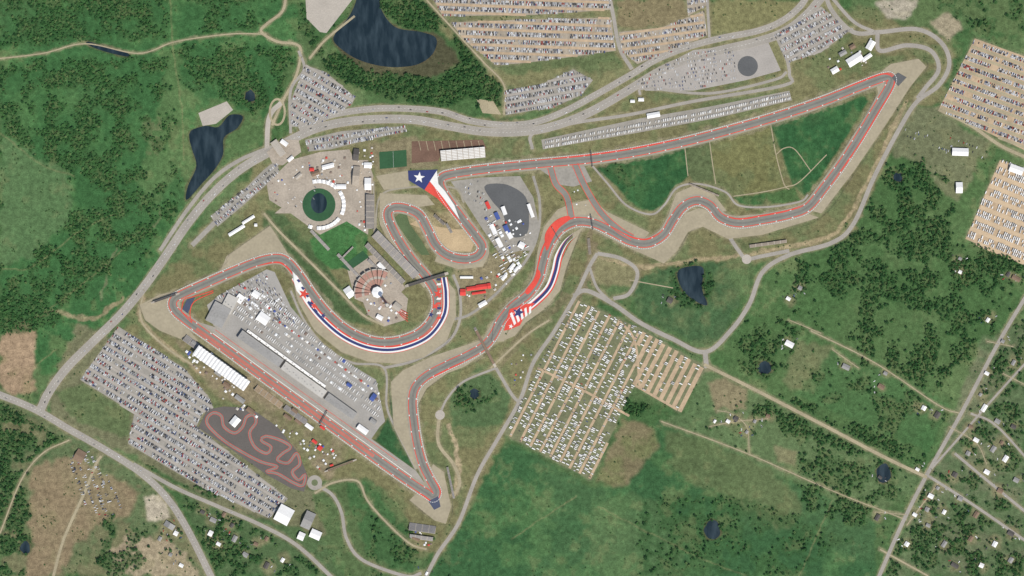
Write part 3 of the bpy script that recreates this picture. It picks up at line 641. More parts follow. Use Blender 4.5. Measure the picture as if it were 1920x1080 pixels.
FENCES=[[(278,568),(330,545),(420,498),(430,478),(506,424)],[(262,572),(272,600),(300,622),(345,640)],
[(548,500),(558,562),(592,622),(640,662),(690,681),(745,685),(797,672),(841,640),(858,592),(857,545),(836,520)],
[(738,800),(731,716),(754,692),(810,665),(870,645),(903,634)],[(783,765),(802,730),(838,703),(880,688),(930,650)],[(765,936),(815,978),(838,984),(849,950),(834,882),(812,868)],
[(922,640),(932,595),(982,545),(1000,515),(1005,470),(1017,425),(1043,391),(1075,377),(1112,371)],[(968,634),(988,607),(1022,582),(1053,547),(1065,500),(1088,440)],
[(1180,470),(1245,497),(1270,475),(1292,438),(1318,428),(1365,451),(1430,443),(1538,410),(1605,322),(1663,237),(1708,167),(1740,125),(1722,107),(1670,117),(1600,146),(1480,188),(1300,245),(1100,286),(1000,294),(920,300)],
[(706,360),(712,420),(745,482),(795,542)],[(918,475),(907,502),(860,508),(812,493)],[(1120,318),(1300,278),(1480,228),(1640,172),(1560,310),(1510,378)]]
for p in FENCES: poles_fence('catch_fence',p,0,m=FEN)

# ------------------------------------------------------------ LOTS
def lot(p,ang,m=LOTM,z=.08,name='parking_lot',rv=False,stripe=None,vname=None,**k):
    if m: paint(p,(138,130,106),3,4,.8); sheet(name,p,m,z)
    else: expoly(p)
    it,cen=rows(p,ang,**k)
    if stripe:
        for c in cen: ribbon('lot_lane',c,stripe[1],-stripe[1],stripe[0],z+.07,ex=False,step=30)
    scatter(vname or ('parked_motorhomes' if rv else 'parked_cars'),it,RVS if rv else CARS,.3)
LANE=mat('lot_lane_asphalt',C(160,153,143),amt=.1)
A1=[(150,712),(222,612),(300,662),(345,690),(392,745),(400,765),(380,775),(368,800),(540,935),(505,972),(380,915),(240,832),(252,775)]
lot(A1,31,occ=.92,module=14,stripe=(LANE,2),patch=.06)
ribbon('lot_lane',[(180,672),(300,745),(372,790)],2.2,-2.2,LANE,.3,ex=False); ribbon('lot_lane',[(262,640),(235,700),(250,770)],2,-2,LANE,.3,ex=False)
lot([(572,122),(610,135),(666,182),(660,195),(600,232),(546,238),(545,190)],30,occ=.85,module=14,stripe=(LANE,2))
lot([(790,-40),(1145,-40),(1145,18),(1000,28),(830,30)],2,LIME,occ=.9,module=14.5,stripe=(DIRT,2))
lot([(845,42),(1000,36),(1145,33),(1155,95),(1060,108),(985,118),(930,122),(870,75)],2,LIME,occ=.9,module=14.5,patch=.08,stripe=(DIRT,2))
lot([(1160,60),(1240,52),(1320,20),(1326,66),(1250,98),(1195,120),(1165,95)],-8,LIME,occ=.75,module=14.5,patch=.15,stripe=(DIRT,2))
lot([(1285,-40),(1325,-40),(1325,10),(1290,30)],-10,LIME,occ=.8)
lot([(946,170),(1010,160),(1075,130),(1112,150),(1090,178),(1040,200),(948,216)],-10,occ=.9,module=13.5,stripe=(LANE,1.8))
lot([(1450,62),(1540,12),(1592,58),(1540,98),(1475,118)],-28,occ=.85,module=14,stripe=(LANE,1.8))
FL=[(1195,158),(1215,138),(1300,94),(1440,78),(1464,132),(1400,150),(1300,170),(1210,170)]
sheet('parking_lot',FL,mat('pale_lot_asphalt',C(160,154,146),amt=.12),.08)
it,_=rows([(1195,158),(1215,138),(1300,96),(1376,92),(1380,146),(1300,168),(1210,168)],-8,module=7,dbl=0,stall=2.6,occ=.5,patch=.1); scatter('parked_cars',it,CARS,.3)
sheet('dark_skid_pad',circ(1402,124,19),DARK,.2)
lot([(395,405),(520,305),(524,325),(450,390),(408,425)],-40,occ=.8,module=13)
lot([(572,262),(640,246),(760,236),(762,246),(690,262),(620,280),(578,284)],-10,occ=.8,module=12)
lot([(1828,72),(1960,120),(1960,300),(1880,262),(1760,205)],20,DIRT,occ=.9,module=16,stripe=(PATHM,2.6),patch=.05)
lot([(1875,300),(1960,330),(1960,510),(1810,448)],22,DIRT,rv=True,kinds=2,module=22,dbl=3.4,stall=3.6,occ=.7,stripe=(mat('tan_lane',C(190,168,138),amt=.12),4))
C1=[(1082,562),(1200,615),(1196,640),(1187,722),(1164,775),(1108,900),(945,812),(985,740),(1010,690),(1040,630)]
C2=[(1200,615),(1322,690),(1275,772),(1187,722),(1196,640)]
GR=mat('trampled_grass',C(112,116,80),amt=.28,scale=.2)
lot(C1,117,GR,name='campground',rv=True,kinds=2,module=21,dbl=3.8,stall=3.1,occ=.48,patch=.2,stripe=(DIRT,2.4),vname='camping_motorhomes',jit=.4)
lot(C2,117,GR,name='campground',rv=True,kinds=2,module=14,dbl=0,stall=3.2,occ=.24,patch=.25,stripe=(DIRT,4),vname='camping_motorhomes')
it,_=rows(C1,117,module=10.5,dbl=0,stall=3.2,occ=.26,patch=.3,jit=.6); scatter('parked_cars',it,CARS,.4)
for p in ([(1008,690),(1090,730),(1180,780)],[(1160,600),(1190,640),(1200,730)],[(1190,722),(1270,768)]): ribbon('lot_lane',p,2.2,-2.2,DIRT,.36,ex=False)
lot([(130,862),(150,850),(185,860),(230,950),(200,975),(150,940)],70,None,occ=.35)
lot([(1695,230),(1850,280),(1840,300),(1700,270)],20,None,occ=.12)
lot([(515,400),(575,350),(600,320),(640,300),(650,310),(560,400)],-40,PLAZA,name='plaza',occ=.08)
STR=[(1015,262),(1200,222),(1330,200),(1480,170),(1485,188),(1340,222),(1200,248),(1018,280)]
sheet('vehicle_strip',STR,LOTM,.1)
P=resample([(1020,272),(1200,238),(1340,212),(1480,180)],3.4); it=[]
for k,p in enumerate(P):
    for o in (-4.4,4.4):
        if random.random()<.82: it.append((p[0]+random.gauss(0,.3),p[1]+o,math.pi/2-.15+random.gauss(0,.05),random.uniform(.7,.95),random.randrange(2)))
scatter('parked_motorhomes',it,RVS,.4)
PAD=[(388,572),(412,553),(500,505),(515,510),(545,575),(600,640),(660,685),(705,712),(722,790),(712,800),(688,835),(660,815),(400,610)]
sheet('paddock_apron',PAD,mat('paddock_asphalt',C(154,150,143),amt=.14),.14)
it=[]
for a in range(60,400,4):
    for b_,k_ in ((64,0),(76,0),(88,2),(99,1),(110,0),(121,0)):
        x,y=SP(a+10,b_)
        if inp(x,y,PAD) and random.random()<.86: it.append((x,y,math.atan2(.812,.584)+random.choice((0,math.pi)),random.uniform(.4,.6) if k_==1 else random.uniform(.55,.8),random.choice((k_,k_,2,1)) if random.random()<.4 else k_))
scatter('paddock_trucks_and_tents',it,SEMI,.2)
it,_=rows([(400,560),(495,508),(530,560),(560,610),(520,610),(480,580),(440,560)],-30,module=10,occ=.45); scatter('parked_cars',it,CARS,.3)
YD=[(845,340),(900,333),(975,330),(1000,370),(1010,420),(1000,470),(975,470),(940,480),(905,430),(870,375)]
sheet('support_yard',YD,LOTM,.12); sheet('dark_skid_pad',[(908,350),(930,344),(958,349),(986,370),(992,410),(986,440),(955,442),(943,402),(922,376)],DARK,.2,True)
it,_=rows([(905,400),(920,400),(960,470),(1000,460),(985,500),(940,520),(925,470)],60,module=10,dbl=0,stall=6,occ=.75,kinds=3); scatter('paddock_trucks_and_tents',[(a,b,c,d*.75,e) for a,b,c,d,e in it],SEMI,.2)
it,_=rows([(855,345),(900,338),(905,345),(915,400),(880,370)],20,module=9,dbl=0,stall=3,occ=.4); scatter('parked_cars',it,CARS,.3)
sheet('plaza',[(500,345),(545,300),(600,285),(655,280),(665,300),(690,300),(700,330),(690,440),(650,415),(600,440),(545,400),(505,375)],PLAZA,.1)
sheet('plaza',[(670,540),(690,560),(720,570),(750,545),(765,560),(760,600),(720,612),(690,590)],PLAZA,.12)
sheet('lawn',circ(598,384,31,31,36),TURF,.22); sheet('pond_water',circ(598,381,15,19,24),wm,.34)
sheet('bridge_forecourt',[(500,285),(530,262),(560,262),(565,285),(530,310),(510,305)],PLAZA,.5)
sheet('sports_pitch',[(711,285),(762,281),(763,312),(712,317)],TURF,.2); ribbon('pitch_line',[(737,284),(738,314)],.12,-.12,WHITE,.34,ex=False)
sheet('clay_yard',[(772,265),(905,262),(912,278),(828,285),(822,302),(772,306)],BROWN,.2)
for x in range(785,900,14): ribbon('clay_lane',[(x,264),(x+4,282)],.5,-.5,PATHM,.3,ex=False)
sheet('dirt_mound',[(768,420),(795,430),(815,455),(840,470),(882,472),(890,455),(872,430),(850,430),(815,424),(790,408)],mat('bare_earth',C(180,158,124),amt=.2),.25)
paint([(745,395),(790,400),(850,395),(895,455),(885,475),(840,475),(790,440)],(150,136,104),3,2,.9)
paint([(835,370),(800,372),(812,390),(850,400)],(120,112,78),2,2,.9)
sheet('infield_grass',[(738,410),(752,398),(762,400),(768,420),(790,450),(806,478),(790,478),(765,450)],mat('infield_turf',C(86,104,64),amt=.2),.22)
for q in ((800,385),(822,400),(846,420)): pline([(q[0]-16,q[1]-6),(q[0]+14,q[1]+10)],3,(92,80,60),.8,2)
KT=[(388,768),(420,762),(470,765),(520,800),(560,850),(578,895),(570,922),(545,915),(500,890),(430,840),(372,802)]
sheet('kart_track_pad',KT,KARTM,.2)
K1=[(392,800),(388,785),(400,774),(415,780),(420,800),(440,812),(455,800),(462,782),(476,778),(480,792),(468,812),(478,838),(500,850),(508,838),(490,826),(498,818),(525,825),(545,838),(530,850),(520,862),(540,868),(556,850),(562,870),(548,885),(560,900),(572,890),(568,910),(550,905),(520,888),(500,884),(520,875),(490,866),(455,848),(420,826)]
ribbon('kart_track',K1,2.2,-2.2,mat('kart_lane',C(126,119,111),amt=.1),.3,closed=True); ribbon('track_kerb',K1,2.7,2.0,RED,.42,closed=True,ex=False); ribbon('track_kerb',K1,-2.0,-2.7,RED,.42,closed=True,ex=False)
sheet('concrete_spillway',[(573,0),(590,-30),(680,-40),(660,0),(612,62),(600,60),(575,35)],CONC,.15); sheet('concrete_apron',[(372,212),(425,190),(437,206),(405,232),(380,236)],CONC,.15)
sheet('concrete_apron',[(893,185),(925,190),(940,215),(905,212)],PATHM,.15); ribbon('traffic_island',circ(520,210,14,24),2,-2,PATHM,.35,closed=True)
def tents(poly,n,s0=.25,s1=.6,ang=0):
    it=[]; xs=[p[0] for p in poly]; ys=[p[1] for p in poly]; k=0
    while len(it)<n and k<n*40:
        k+=1; x,y=random.uniform(min(xs),max(xs)),random.uniform(min(ys),max(ys))
        if inp(x,y,poly) and not any(abs(x-a[0])+abs(y-a[1])<4.5 for a in it): it.append((x,y,math.radians(-ang)+random.choice((0,math.pi/2)),random.uniform(s0,s1),0))
    scatter('vendor_tents',it,TENTS,.2)
tents([(345,650),(400,660),(470,770),(640,850),(600,880),(520,800),(430,760),(370,700)],85,.3,.7,36)
tents([(560,310),(650,285),(700,275),(700,420),(675,440),(660,360),(600,330)],65,.25,.6,5)
tents([(505,345),(560,310),(570,350),(545,390),(515,380)],14,.25,.5,-40)
tents([(640,520),(690,600),(760,610),(770,560),(740,520),(700,540)],26,.3,.6,40)
tents([(920,400),(1000,420),(980,500),(930,560),(870,560),(890,520),(940,500)],50,.3,.7,60)
tents([(420,560),(500,515),(540,580),(520,620),(470,600)],30,.3,.6,36)
tents([(1590,80),(1640,70),(1630,120),(1570,140),(1510,150)],14,.3,.6,-30)
tents([(780,985),(815,990),(812,1030),(775,1020)],10,.3,.5,0)
tents([(1060,345),(1095,330),(1110,420),(1075,410)],5,.25,.4,0)
tents([(950,680),(1000,650),(990,700),(960,730)],10,.3,.5,0)

# ------------------------------------------------------------ BUILDINGS
def empty(name,x,y,ang=0,z=0.1):
    o=bpy.data.objects.new(name,None); o.location=(WX(x),WY(y),z); o.rotation_euler=(0,0,ang); ROOT.objects.link(o); return o
HM={}
def house_meshes(w,d,h,roof,gable):
    k=(w,d,h,roof.name,gable)
    if k in HM: return HM[k]
    b=MB(); b.box(-w/2,w/2,-d/2,d/2,0,h,0); me=[('walls',b.mesh('walls',[WALL]))]
    b=MB()
    if gable:
        rh=d*.22; o=.4
        for s in (-1,1):
            pts=[(-w/2-o,s*(d/2+o),h-.1),(w/2+o,s*(d/2+o),h-.1),(w/2+o,0,h+rh),(-w/2-o,0,h+rh)]
            b.tri(pts if s<0 else pts[::-1],0)
        for s in (-1,1): b.tri([(s*w/2,-d/2,h+.01),(s*w/2,d/2,h+.01),(s*w/2,0,h+rh-.1)],0)
    else:
        b.box(-w/2-.2,w/2+.2,-d/2-.2,d/2+.2,h+.002,h+.3,0)
        for s in (-1,1): b.box(-w/2-.2,w/2+.2,s*d/2-.15,s*d/2+.15,h+.303,h+.8,2)
        n=int(w//9)
        for i in range(n): b.box(-w/2+4+i*9,-w/2+6.5+i*9,-1.2-(i%3)*2,1.2-(i%3)*2,h+.303,h+1.6,1)
    me.append(('roof',b.mesh('roof',[roof,GROOF,WALL])))
    b=MB(); n=max(2,int(w//3))
    for s in (-1,1):
        for i in range(n):
            x=-w/2+(i+.5)*w/n
            if s<0 and i==n//2: continue
            b.box(x-.5,x+.5,s*(d/2+.015)-.015,s*(d/2+.015)+.015,h*.35,h*.7,0)
    me.append(('windows',b.mesh('windows',[GLASS])))
    b=MB(); x=-w/2+(n//2+.5)*w/n; b.box(x-.5,x+.5,-d/2-.04,-d/2,0,min(2.1,h*.7),0); me.append(('door',b.mesh('door',[DOOR])))
    HM[k]=me; return me
def building(name,x,y,w,d,ang,h=4,roof=None,gable=True):
    e=empty(name,x,y,-math.radians(ang))
    for nm,me in house_meshes(round(w*S,1),round(d*S,1),h,roof or GROOF,gable):
        o=bpy.data.objects.new(nm,me); o.parent=e; ROOT.objects.link(o)
    exmark(x,y,max(w,d)/2)
    return e
AS=math.degrees(math.atan2(.584,.812))
def bs(name,a,b_,w,d,**k): x,y=SP(a,b_); return building(name,x,y,w,d,AS,**k)
PALE=mat('pale_roof',C(182,178,170),amt=.1)
bs('pit_garage_building',150,38,95,17,h=11,roof=GROOF,gable=False); bs('pit_garage_building',250,38,95,17,h=11,roof=PALE,gable=False); bs('pit_garage_building',335,38,65,15,h=9,roof=GROOF,gable=False)
bs('pit_garage_awning',200,51,180,5,h=5,roof=WROOF,gable=False)
building('medical_centre',410,590,34,40,AS-8,8,GROOF,False); building('medical_annex',430,570,22,34,AS-8,6,PALE,False); building('paddock_club',450,560,14,16,AS,5,WROOF,False)
building('paddock_tent',494,597,22,18,AS,5,WROOF); building('paddock_tent',480,552,14,12,AS,5,WROOF)
def stand(name,x,y,L,D,ang,h=10,seat=None,rows_n=14,canopy=None,rise=1,cw=1.0,base=None):
    e=empty(name,x,y,-math.radians(ang)); L*=S; D*=S
    b=MB()
    for i in range(rows_n):
        y0=-D/2+D*i/rows_n; y1=y0+D/rows_n
        if rise<0: y0,y1=-y1,-y0
        b.box(-L/2,L/2,y0+.01,y1-.01,0,1+h*(i+1)/rows_n,0)
        nb=max(2,int(L//14))
        for j in range(nb):
            xa=-L/2+L*j/nb+.9; xb=-L/2+L*(j+1)/nb-.9
            b.box(xa,xb,y0+D/rows_n*.35,y0+D/rows_n*.95,1+h*(i+1)/rows_n+.003,1+h*(i+1)/rows_n+.4,1)
    o=b.obj('tiers',[base or CONC,seat or SEAT],parent=e)
    if canopy:
        b=MB(); n=max(3,int(L/9))
        for j in range(n):
            xa=-L/2+L*j/n; xb=-L/2+L*(j+1)/n-.35; xm=(xa+xb)/2; yf=-D/2*cw; yb=D/2+2
            if rise<0: yf,yb=-yf,-yb
            z0,z1=h+7,h+9.5
            P1=[(xa,yf,z0),(xm,yf*.92,z0+1.8),(xm,yb,z1+1),(xa,yb,z1-1)]; P2=[(xm,yf*.92,z0+1.8),(xb,yf,z0),(xb,yb,z1-1),(xm,yb,z1+1)]
            b.tri(P1,0);b.tri(P2,0); b.box(xa-.25,xa+.25,yb-.3,yb+.3,0,z1-1,1); b.box(xa-.2,xa+.2,min(yf,yb),max(yf,yb),z0-1.2,z0-.8,1)
        b.obj('canopy',[canopy,STEEL],parent=e)
    b=MB()
    for s in (-1,1): b.box(s*L/2-.06,s*L/2+.06,-D/2,D/2,0,h*.5,0)
    b.obj('side_rail',[STEEL],parent=e)
    exmark(x,y,D/3); return e
DRK=mat('seat_dark',C(112,110,110),amt=.2)
x,y=SP(112,-33); stand('main_grandstand',x,y,118,20,AS,14,WHITE,18,WROOF,rise=-1)
x,y=SP(42,-28); stand('grandstand',x,y,40,13,AS,8,None,12,None,rise=-1)
x,y=SP(215,-26); stand('grandstand',x,y,60,12,AS,8,mat('timber_seat',C(160,136,104)),10,None,rise=-1)
x,y=SP(275,-24); stand('grandstand',x,y,50,10,AS,8,None,10,None,rise=-1)
stand('grandstand',868,289,84,20,-5,8,WHITE,7,None,rise=1,base=CONC)
stand('grandstand',694,397,64,15,90,9,DRK,8,None,rise=-1)
stand('grandstand',742,478,112,17,46,12,SEAT,8,None,rise=1); stand('grandstand',722,494,100,10,46,9,DRK,6,None,rise=1); stand('grandstand',708,505,50,6,46,6,SEAT,5)
stand('grandstand',824,412,26,6,42,5,mat('seat_black',C(74,68,66)),6,None); stand('grandstand',842,428,20,5,60,5,DRK,5)
stand('grandstand',792,990,50,14,8,9,SEAT,10,None,rise=-1); stand('grandstand',790,1008,44,8,8,6,SEAT,8)
stand('grandstand',845,905,60,4,78,5,SEAT,5); stand('grandstand',960,480,4,4,60,5)
MIX=mat('bleacher_mix',C(126,114,100),amt=.4,scale=1.2)
for q in ((655,500,64,6,47),(600,450,50,6,47),(650,475,34,3,-45)): stand('bleachers',*q[:5],4,SEAT,4)
for q in ((1440,457,70,6,-8),(1105,462,30,5,85),(1320,356,60,3,22)): stand('bleachers',*q[:5],4,MIX,4)
def amphi():
    e=empty('amphitheatre',708,548); b=MB()
    for k in range(13):
        r0=(13+k*2.4)*S; r1=r0+2.3*S; z=1+k*.8
        for s in range(9):
            a0=math.radians(62+s*15.2); a1=a0+math.radians(12.2)
            for j in range(3):
                p,q=a0+(a1-a0)*j/3,a0+(a1-a0)*(j+1)/3; o=len(b.v)
                for zz in (0,z):
                    for rr,aa in ((r0,p),(r1,p),(r1,q),(r0,q)): b.v.append((rr*math.cos(aa),rr*math.sin(aa),zz))
                b.f+=[(o+4,o+5,o+6,o+7),(o,o+1,o+5,o+4),(o+3,o+7,o+6,o+2),(o+1,o+2,o+6,o+5),(o,o+4,o+7,o+3)]; b.m+=[1 if k in (5,6,12) else 0]*5
    b.obj('seating_tiers',[SEATR,CONC],parent=e)
    b=MB()
    for i in range(8):
        a0,a1=i*math.pi/4,(i+1)*math.pi/4; r=11*S; b.tri([(r*math.cos(a0),r*math.sin(a0),14),(r*math.cos(a1),r*math.sin(a1),14),(0,0,18)],0); b.box(r*.9*math.cos(a0)-.3,r*.9*math.cos(a0)+.3,r*.9*math.sin(a0)-.3,r*.9*math.sin(a0)+.3,0,14.2,1)
    b.box(-12,12,-12,8,0,1.5,2); b.obj('stage_roof',[WROOF,STEEL,CONC],parent=e)
amphi(); expoly(circ(700,535,48))
sheet('plaza',[(650,500),(672,485),(700,478),(735,500),(760,540),(740,560),(700,575),(665,560)],PLAZA,.10); sheet('lawn',[(640,500),(680,470),(692,482),(655,508)],TURF,.3)
def tower():
    e=empty('observation_tower',728,572); b=MB(); b.cyl(0,0,36,1.6,72,'z',0,12); b.box(-4,-1.8,-2,2,0,70,0); b.obj('shaft',[WALL],parent=e)
    b=MB(); b.cyl(0,0,70,5.5,1,'z',0,20); b.cyl(0,0,73.5,4.5,.5,'z',0,20); b.cyl(0,0,71.5,5.4,1.2,'z',1,20); b.obj('viewing_deck',[WALL,GLASS],parent=e)
    b=MB()
    for k in range(9):
        w=(k-4)*1.2; prev=None
        for i in range(15):
            t=i/14; x=6-30*t**1.2*.9; z=72*(1-t)**1.6+14*t; y=w*(1+t*1.8)+8*t; p=(x,y,z)
            if prev: b.tri([prev,(prev[0],prev[1]+.5,prev[2]),(p[0],p[1]+.5,p[2]),p],0); b.tri([prev,(prev[0]+.4,prev[1],prev[2]+.4),(p[0]+.4,p[1],p[2]+.4),p],0)
            prev=p
    b.obj('red_tube_veil',[RED],parent=e)
tower()
for k in range(4): ribbon('red_shade_sail',[(735+k*5,572+k*6),(765,588+k*5)],.5,-.5,REDC,4,ex=False,h=.2)
def bridge(x0,y0,x1,y1,w,name='pedestrian_bridge',h=7,m=DROOF):
    L=math.hypot(x1-x0,y1-y0)*S; a=math.atan2(-(y1-y0),x1-x0); e=empty(name,(x0+x1)/2,(y0+y1)/2,a); w*=S
    b=MB(); b.box(-L/2,L/2,-w/2,w/2,h,h+.6,0); b.obj('deck',[m],parent=e)
    b=MB(); n=int(L/5)
    for s in (-1,1):
        b.box(-L/2,L/2,s*w/2-.12,s*w/2+.12,h+2.6,h+2.9,0)
        for i in range(n+1): xx=-L/2+.2+(L-.4)*i/n; b.box(xx-.1,xx+.1,s*w/2-.1,s*w/2+.1,h+.6,h+2.6,0)
    b.obj('truss',[STEEL],parent=e)
    b=MB()
    for s in (-1,1):
        b.box(s*(L/2+1)-1,s*(L/2+1)+1,-w/2-.3,w/2+.3,0,h+.3,0)
        if w>3:
            for i in range(8): b.box(s*(L/2+2.6+i*.9)-.44,s*(L/2+2.6+i*.9)+.44,-w/2,w/2,0,h*(1-(i+1)/9),0)
    b.obj('stair_towers',[CONC],parent=e)
bridge(893,620,926,682,5,m=BROOF); bridge(766,535,834,514,5); bridge(615,882,662,864,2.6,m=BROOF); bridge(290,566,330,552,3); bridge(1036,428,1050,452,1.0,'sign_gantry',6)
bridge(1108,284,1111,312,1.0,'sign_gantry',6); bridge(1108,404,1112,430,1.0,'sign_gantry',6); bridge(600,795,613,772,1.5,'start_gantry',6)
b=MB(); b.box(-22,22,-9,9,5.5,6.5,0)
for s in (-1,1): b.box(-22,22,s*9-.3,s*9+.3,6.503,7.6,0); b.box(s*20-1,s*20+1,-9,9,0,5.497,0)
b.obj('road_overpass',[CONC],loc=(WX(522),WY(278),0),rot=math.radians(-55))
building('ticket_pavilion',533,268,14,8,AS,5,WROOF); building('ticket_pavilion',545,298,12,6,-40,5,WROOF)
for i in range(22):
    a=math.radians(-100+i*10); x,y=598+47*math.cos(a),384+44*math.sin(a)
    if i%7==6: continue
    building('marquee_tent',x,y,6.5,7,math.degrees(a),3,WROOF)
BL=[('support_tent',945,395,16,7,70,WROOF),('support_tent',932,405,14,7,65,BLUEC),('support_tent',950,430,16,8,65,BLUEC),('support_tent',925,430,20,8,66,WROOF),('support_tent',936,455,18,8,62,WROOF),('support_tent',995,395,26,6,70,WROOF),
('support_tent',955,440,16,8,60,WROOF),('support_tent',978,460,11,11,30,WROOF),('support_tent',960,500,14,6,-50,WROOF),('support_tent',945,520,12,6,-50,WROOF),('support_tent',875,520,24,4,0,WROOF),('support_tent',915,385,14,6,66,REDC),('support_tent',968,505,12,5,-50,WROOF),
('hospitality_tent',868,548,10,12,0,REDC),('hospitality_tent',884,541,18,7,-8,REDC),('hospitality_tent',903,538,20,9,-8,REDC),('hospitality_tent',898,549,26,4,-8,REDC),('hospitality_tent',917,536,6,10,-8,REDC),
('service_building',905,570,16,8,-30,WROOF),('service_building',480,422,5,5,0,WROOF),('shop_tent',444,432,34,6,-32,WROOF),('shop_tent',466,412,26,5,-32,WROOF),
('warehouse',533,965,28,32,28,WROOF),('warehouse',578,975,18,32,24,GROOF),('warehouse',592,1002,20,16,24,WROOF),('warehouse',565,1005,12,14,24,WROOF),
('farm_shed',1800,285,30,14,2,WROOF),('farm_shed',1798,352,12,20,0,WROOF),('farm_shed',1905,318,26,14,20,WROOF),('workshop',1602,112,30,16,-32,WROOF),('workshop',1632,85,18,12,-60,WROOF),('workshop',1565,132,14,10,-30,WROOF),('workshop',1580,100,14,8,-30,GROOF),('workshop',1625,108,20,7,-35,WROOF),('workshop',1598,88,10,8,-30,BROOF),
('kart_clubhouse',441,790,18,14,-50,WROOF),('event_tent',1225,216,24,9,-10,WROOF),('event_tent',1186,190,8,5,0,WROOF),('event_tent',1202,187,10,6,0,WROOF),
('race_control_building',655,548,14,20,-35,WROOF),('event_tent',715,500,16,8,46,WROOF),('event_tent',745,575,16,12,40,CONC),('event_tent',712,595,12,8,30,WROOF),('event_tent',640,350,18,8,0,WROOF),
('event_tent',668,290,10,22,5,DROOF),('event_tent',668,330,12,36,5,PLAZA),('event_tent',690,310,14,10,0,WROOF),('event_tent',690,345,12,22,0,WROOF),('event_tent',592,325,16,8,-20,BROOF),('event_tent',615,312,22,8,-15,WROOF),('event_tent',560,330,14,6,-40,CONC),('event_tent',585,318,8,6,0,REDC),
('hospitality_tent',600,840,8,8,36,REDC),('hospitality_tent',590,828,10,5,36,REDC),('event_tent',580,800,16,7,36,WROOF),('event_tent',560,790,14,7,36,BROOF),('event_tent',540,782,16,6,36,BROOF),('hospitality_tent',605,802,10,4,36,REDC),('hospitality_tent',622,872,6,3,-20,REDC),('event_tent',553,770,12,6,36,BROOF),
('event_tent',410,700,14,8,36,GROOF),('event_tent',425,722,14,8,36,BROOF),('event_tent',450,748,20,8,36,GROOF),('event_tent',385,660,18,10,36,BROOF),('event_tent',365,645,14,8,36,GROOF),('event_tent',470,770,16,8,36,BROOF),
('paddock_suite',680,805,22,10,AS,WROOF),('paddock_suite',700,790,12,8,AS,GROOF),('paddock_suite',700,745,8,14,AS,BLUEC),('paddock_suite',655,722,10,6,AS,BLUEC)]
for nm,x,y,w,d,a,r in BL: building(nm,x,y,w,d,a,5 if 'tent' in nm else 6,r)
HS=[(1480,645,16,10),(1586,688,14,9),(1652,725,12,8),(1757,778,12,9),(1732,765,8,8),(1660,700,7,6),(1478,560,8,6),(1500,540,7,7),(1905,522,16,8),(1890,515,8,6),(1800,510,6,6),(1800,485,6,5),(1852,600,8,6),(1880,640,6,6),(150,855,18,22),(1380,785,8,8),(1365,790,7,6),(1415,790,6,5),(1340,790,6,4),(1400,810,6,5),(1440,780,7,7),(1790,890,9,9),(1745,930,10,8),(1738,955,8,8),(1770,960,8,6),(1800,935,9,7),(1830,965,12,8),(1645,970,12,7),(1845,765,14,8),(1870,790,10,8),(1830,825,10,7),(1862,842,12,8),(1820,800,8,6),(1900,800,9,7),(1885,860,12,8),(1905,900,10,8),(1850,885,10,8),(1815,850,8,8),(1875,920,10,8),(1895,1000,12,8),(1865,1020,10,8),(1740,985,8,6),(1715,965,8,6),(1770,1020,12,7),(1820,1010,10,7),(1790,1060,14,7),(1840,1060,8,8),(1895,1050,10,8),(1700,1020,8,8),(400,975,12,8),(420,965,9,6),(435,985,8,6),(395,1000,8,10),(440,1010,12,8),(410,1020,8,6),(460,1040,10,8),(480,1020,8,6),(500,1060,12,8),(330,1000,8,8),(318,985,10,20),(340,1060,8,6),(320,1040,6,6),(500,1010,8,6),(380,960,8,6),(530,1050,8,6),(300,1010,8,6),(1850,700,8,6),(1900,680,10,6),(780,1010,14,5),(1256,563,10,10),(800,1075,6,4),(1758,915,6,6),(1720,880,7,5),(1838,740,6,5),(1878,830,7,6),(1650,895,7,5)]
rf=[WROOF,GROOF,BROOF,DROOF,WROOF,GROOF]
hc=[]
for i,(x,y,w,d) in enumerate(HS):
    building('house',x,y,w,d,random.choice((28,-62,30,-58,25)),3.2,rf[i%6]); paint(circ(x+random.uniform(-5,5),y+random.uniform(-5,5),random.uniform(8,15),None,8),(140,130,100),4,3,.5)
    for _ in range(random.randrange(1,5)): hc.append((x+random.choice((-1,1))*random.uniform(8,16),y+random.uniform(-12,12),random.uniform(0,6.28),random.uniform(.9,1.3),random.randrange(3)))
scatter('driveway_cars',hc,CARS,.1)
tf=[]
for pts in (B1,B2,[(-40,725),(60,765),(130,805),(200,845),(262,885),(310,930),(350,990)]):
    P=resample(pts,22); Nn=frame(P,False)
    for k in range(1,len(P)-1):
        if random.random()<.75:
            s=random.choice((-1,1)); o=s*random.choice((2,3.6)); tf.append((P[k][0]+Nn[k][0]*o,P[k][1]+Nn[k][1]*o,math.atan2(Nn[k][0],Nn[k][1])+(math.pi if s>0 else 0),1,random.randrange(3)))
scatter('moving_traffic_cars',tf,CARS,.26)

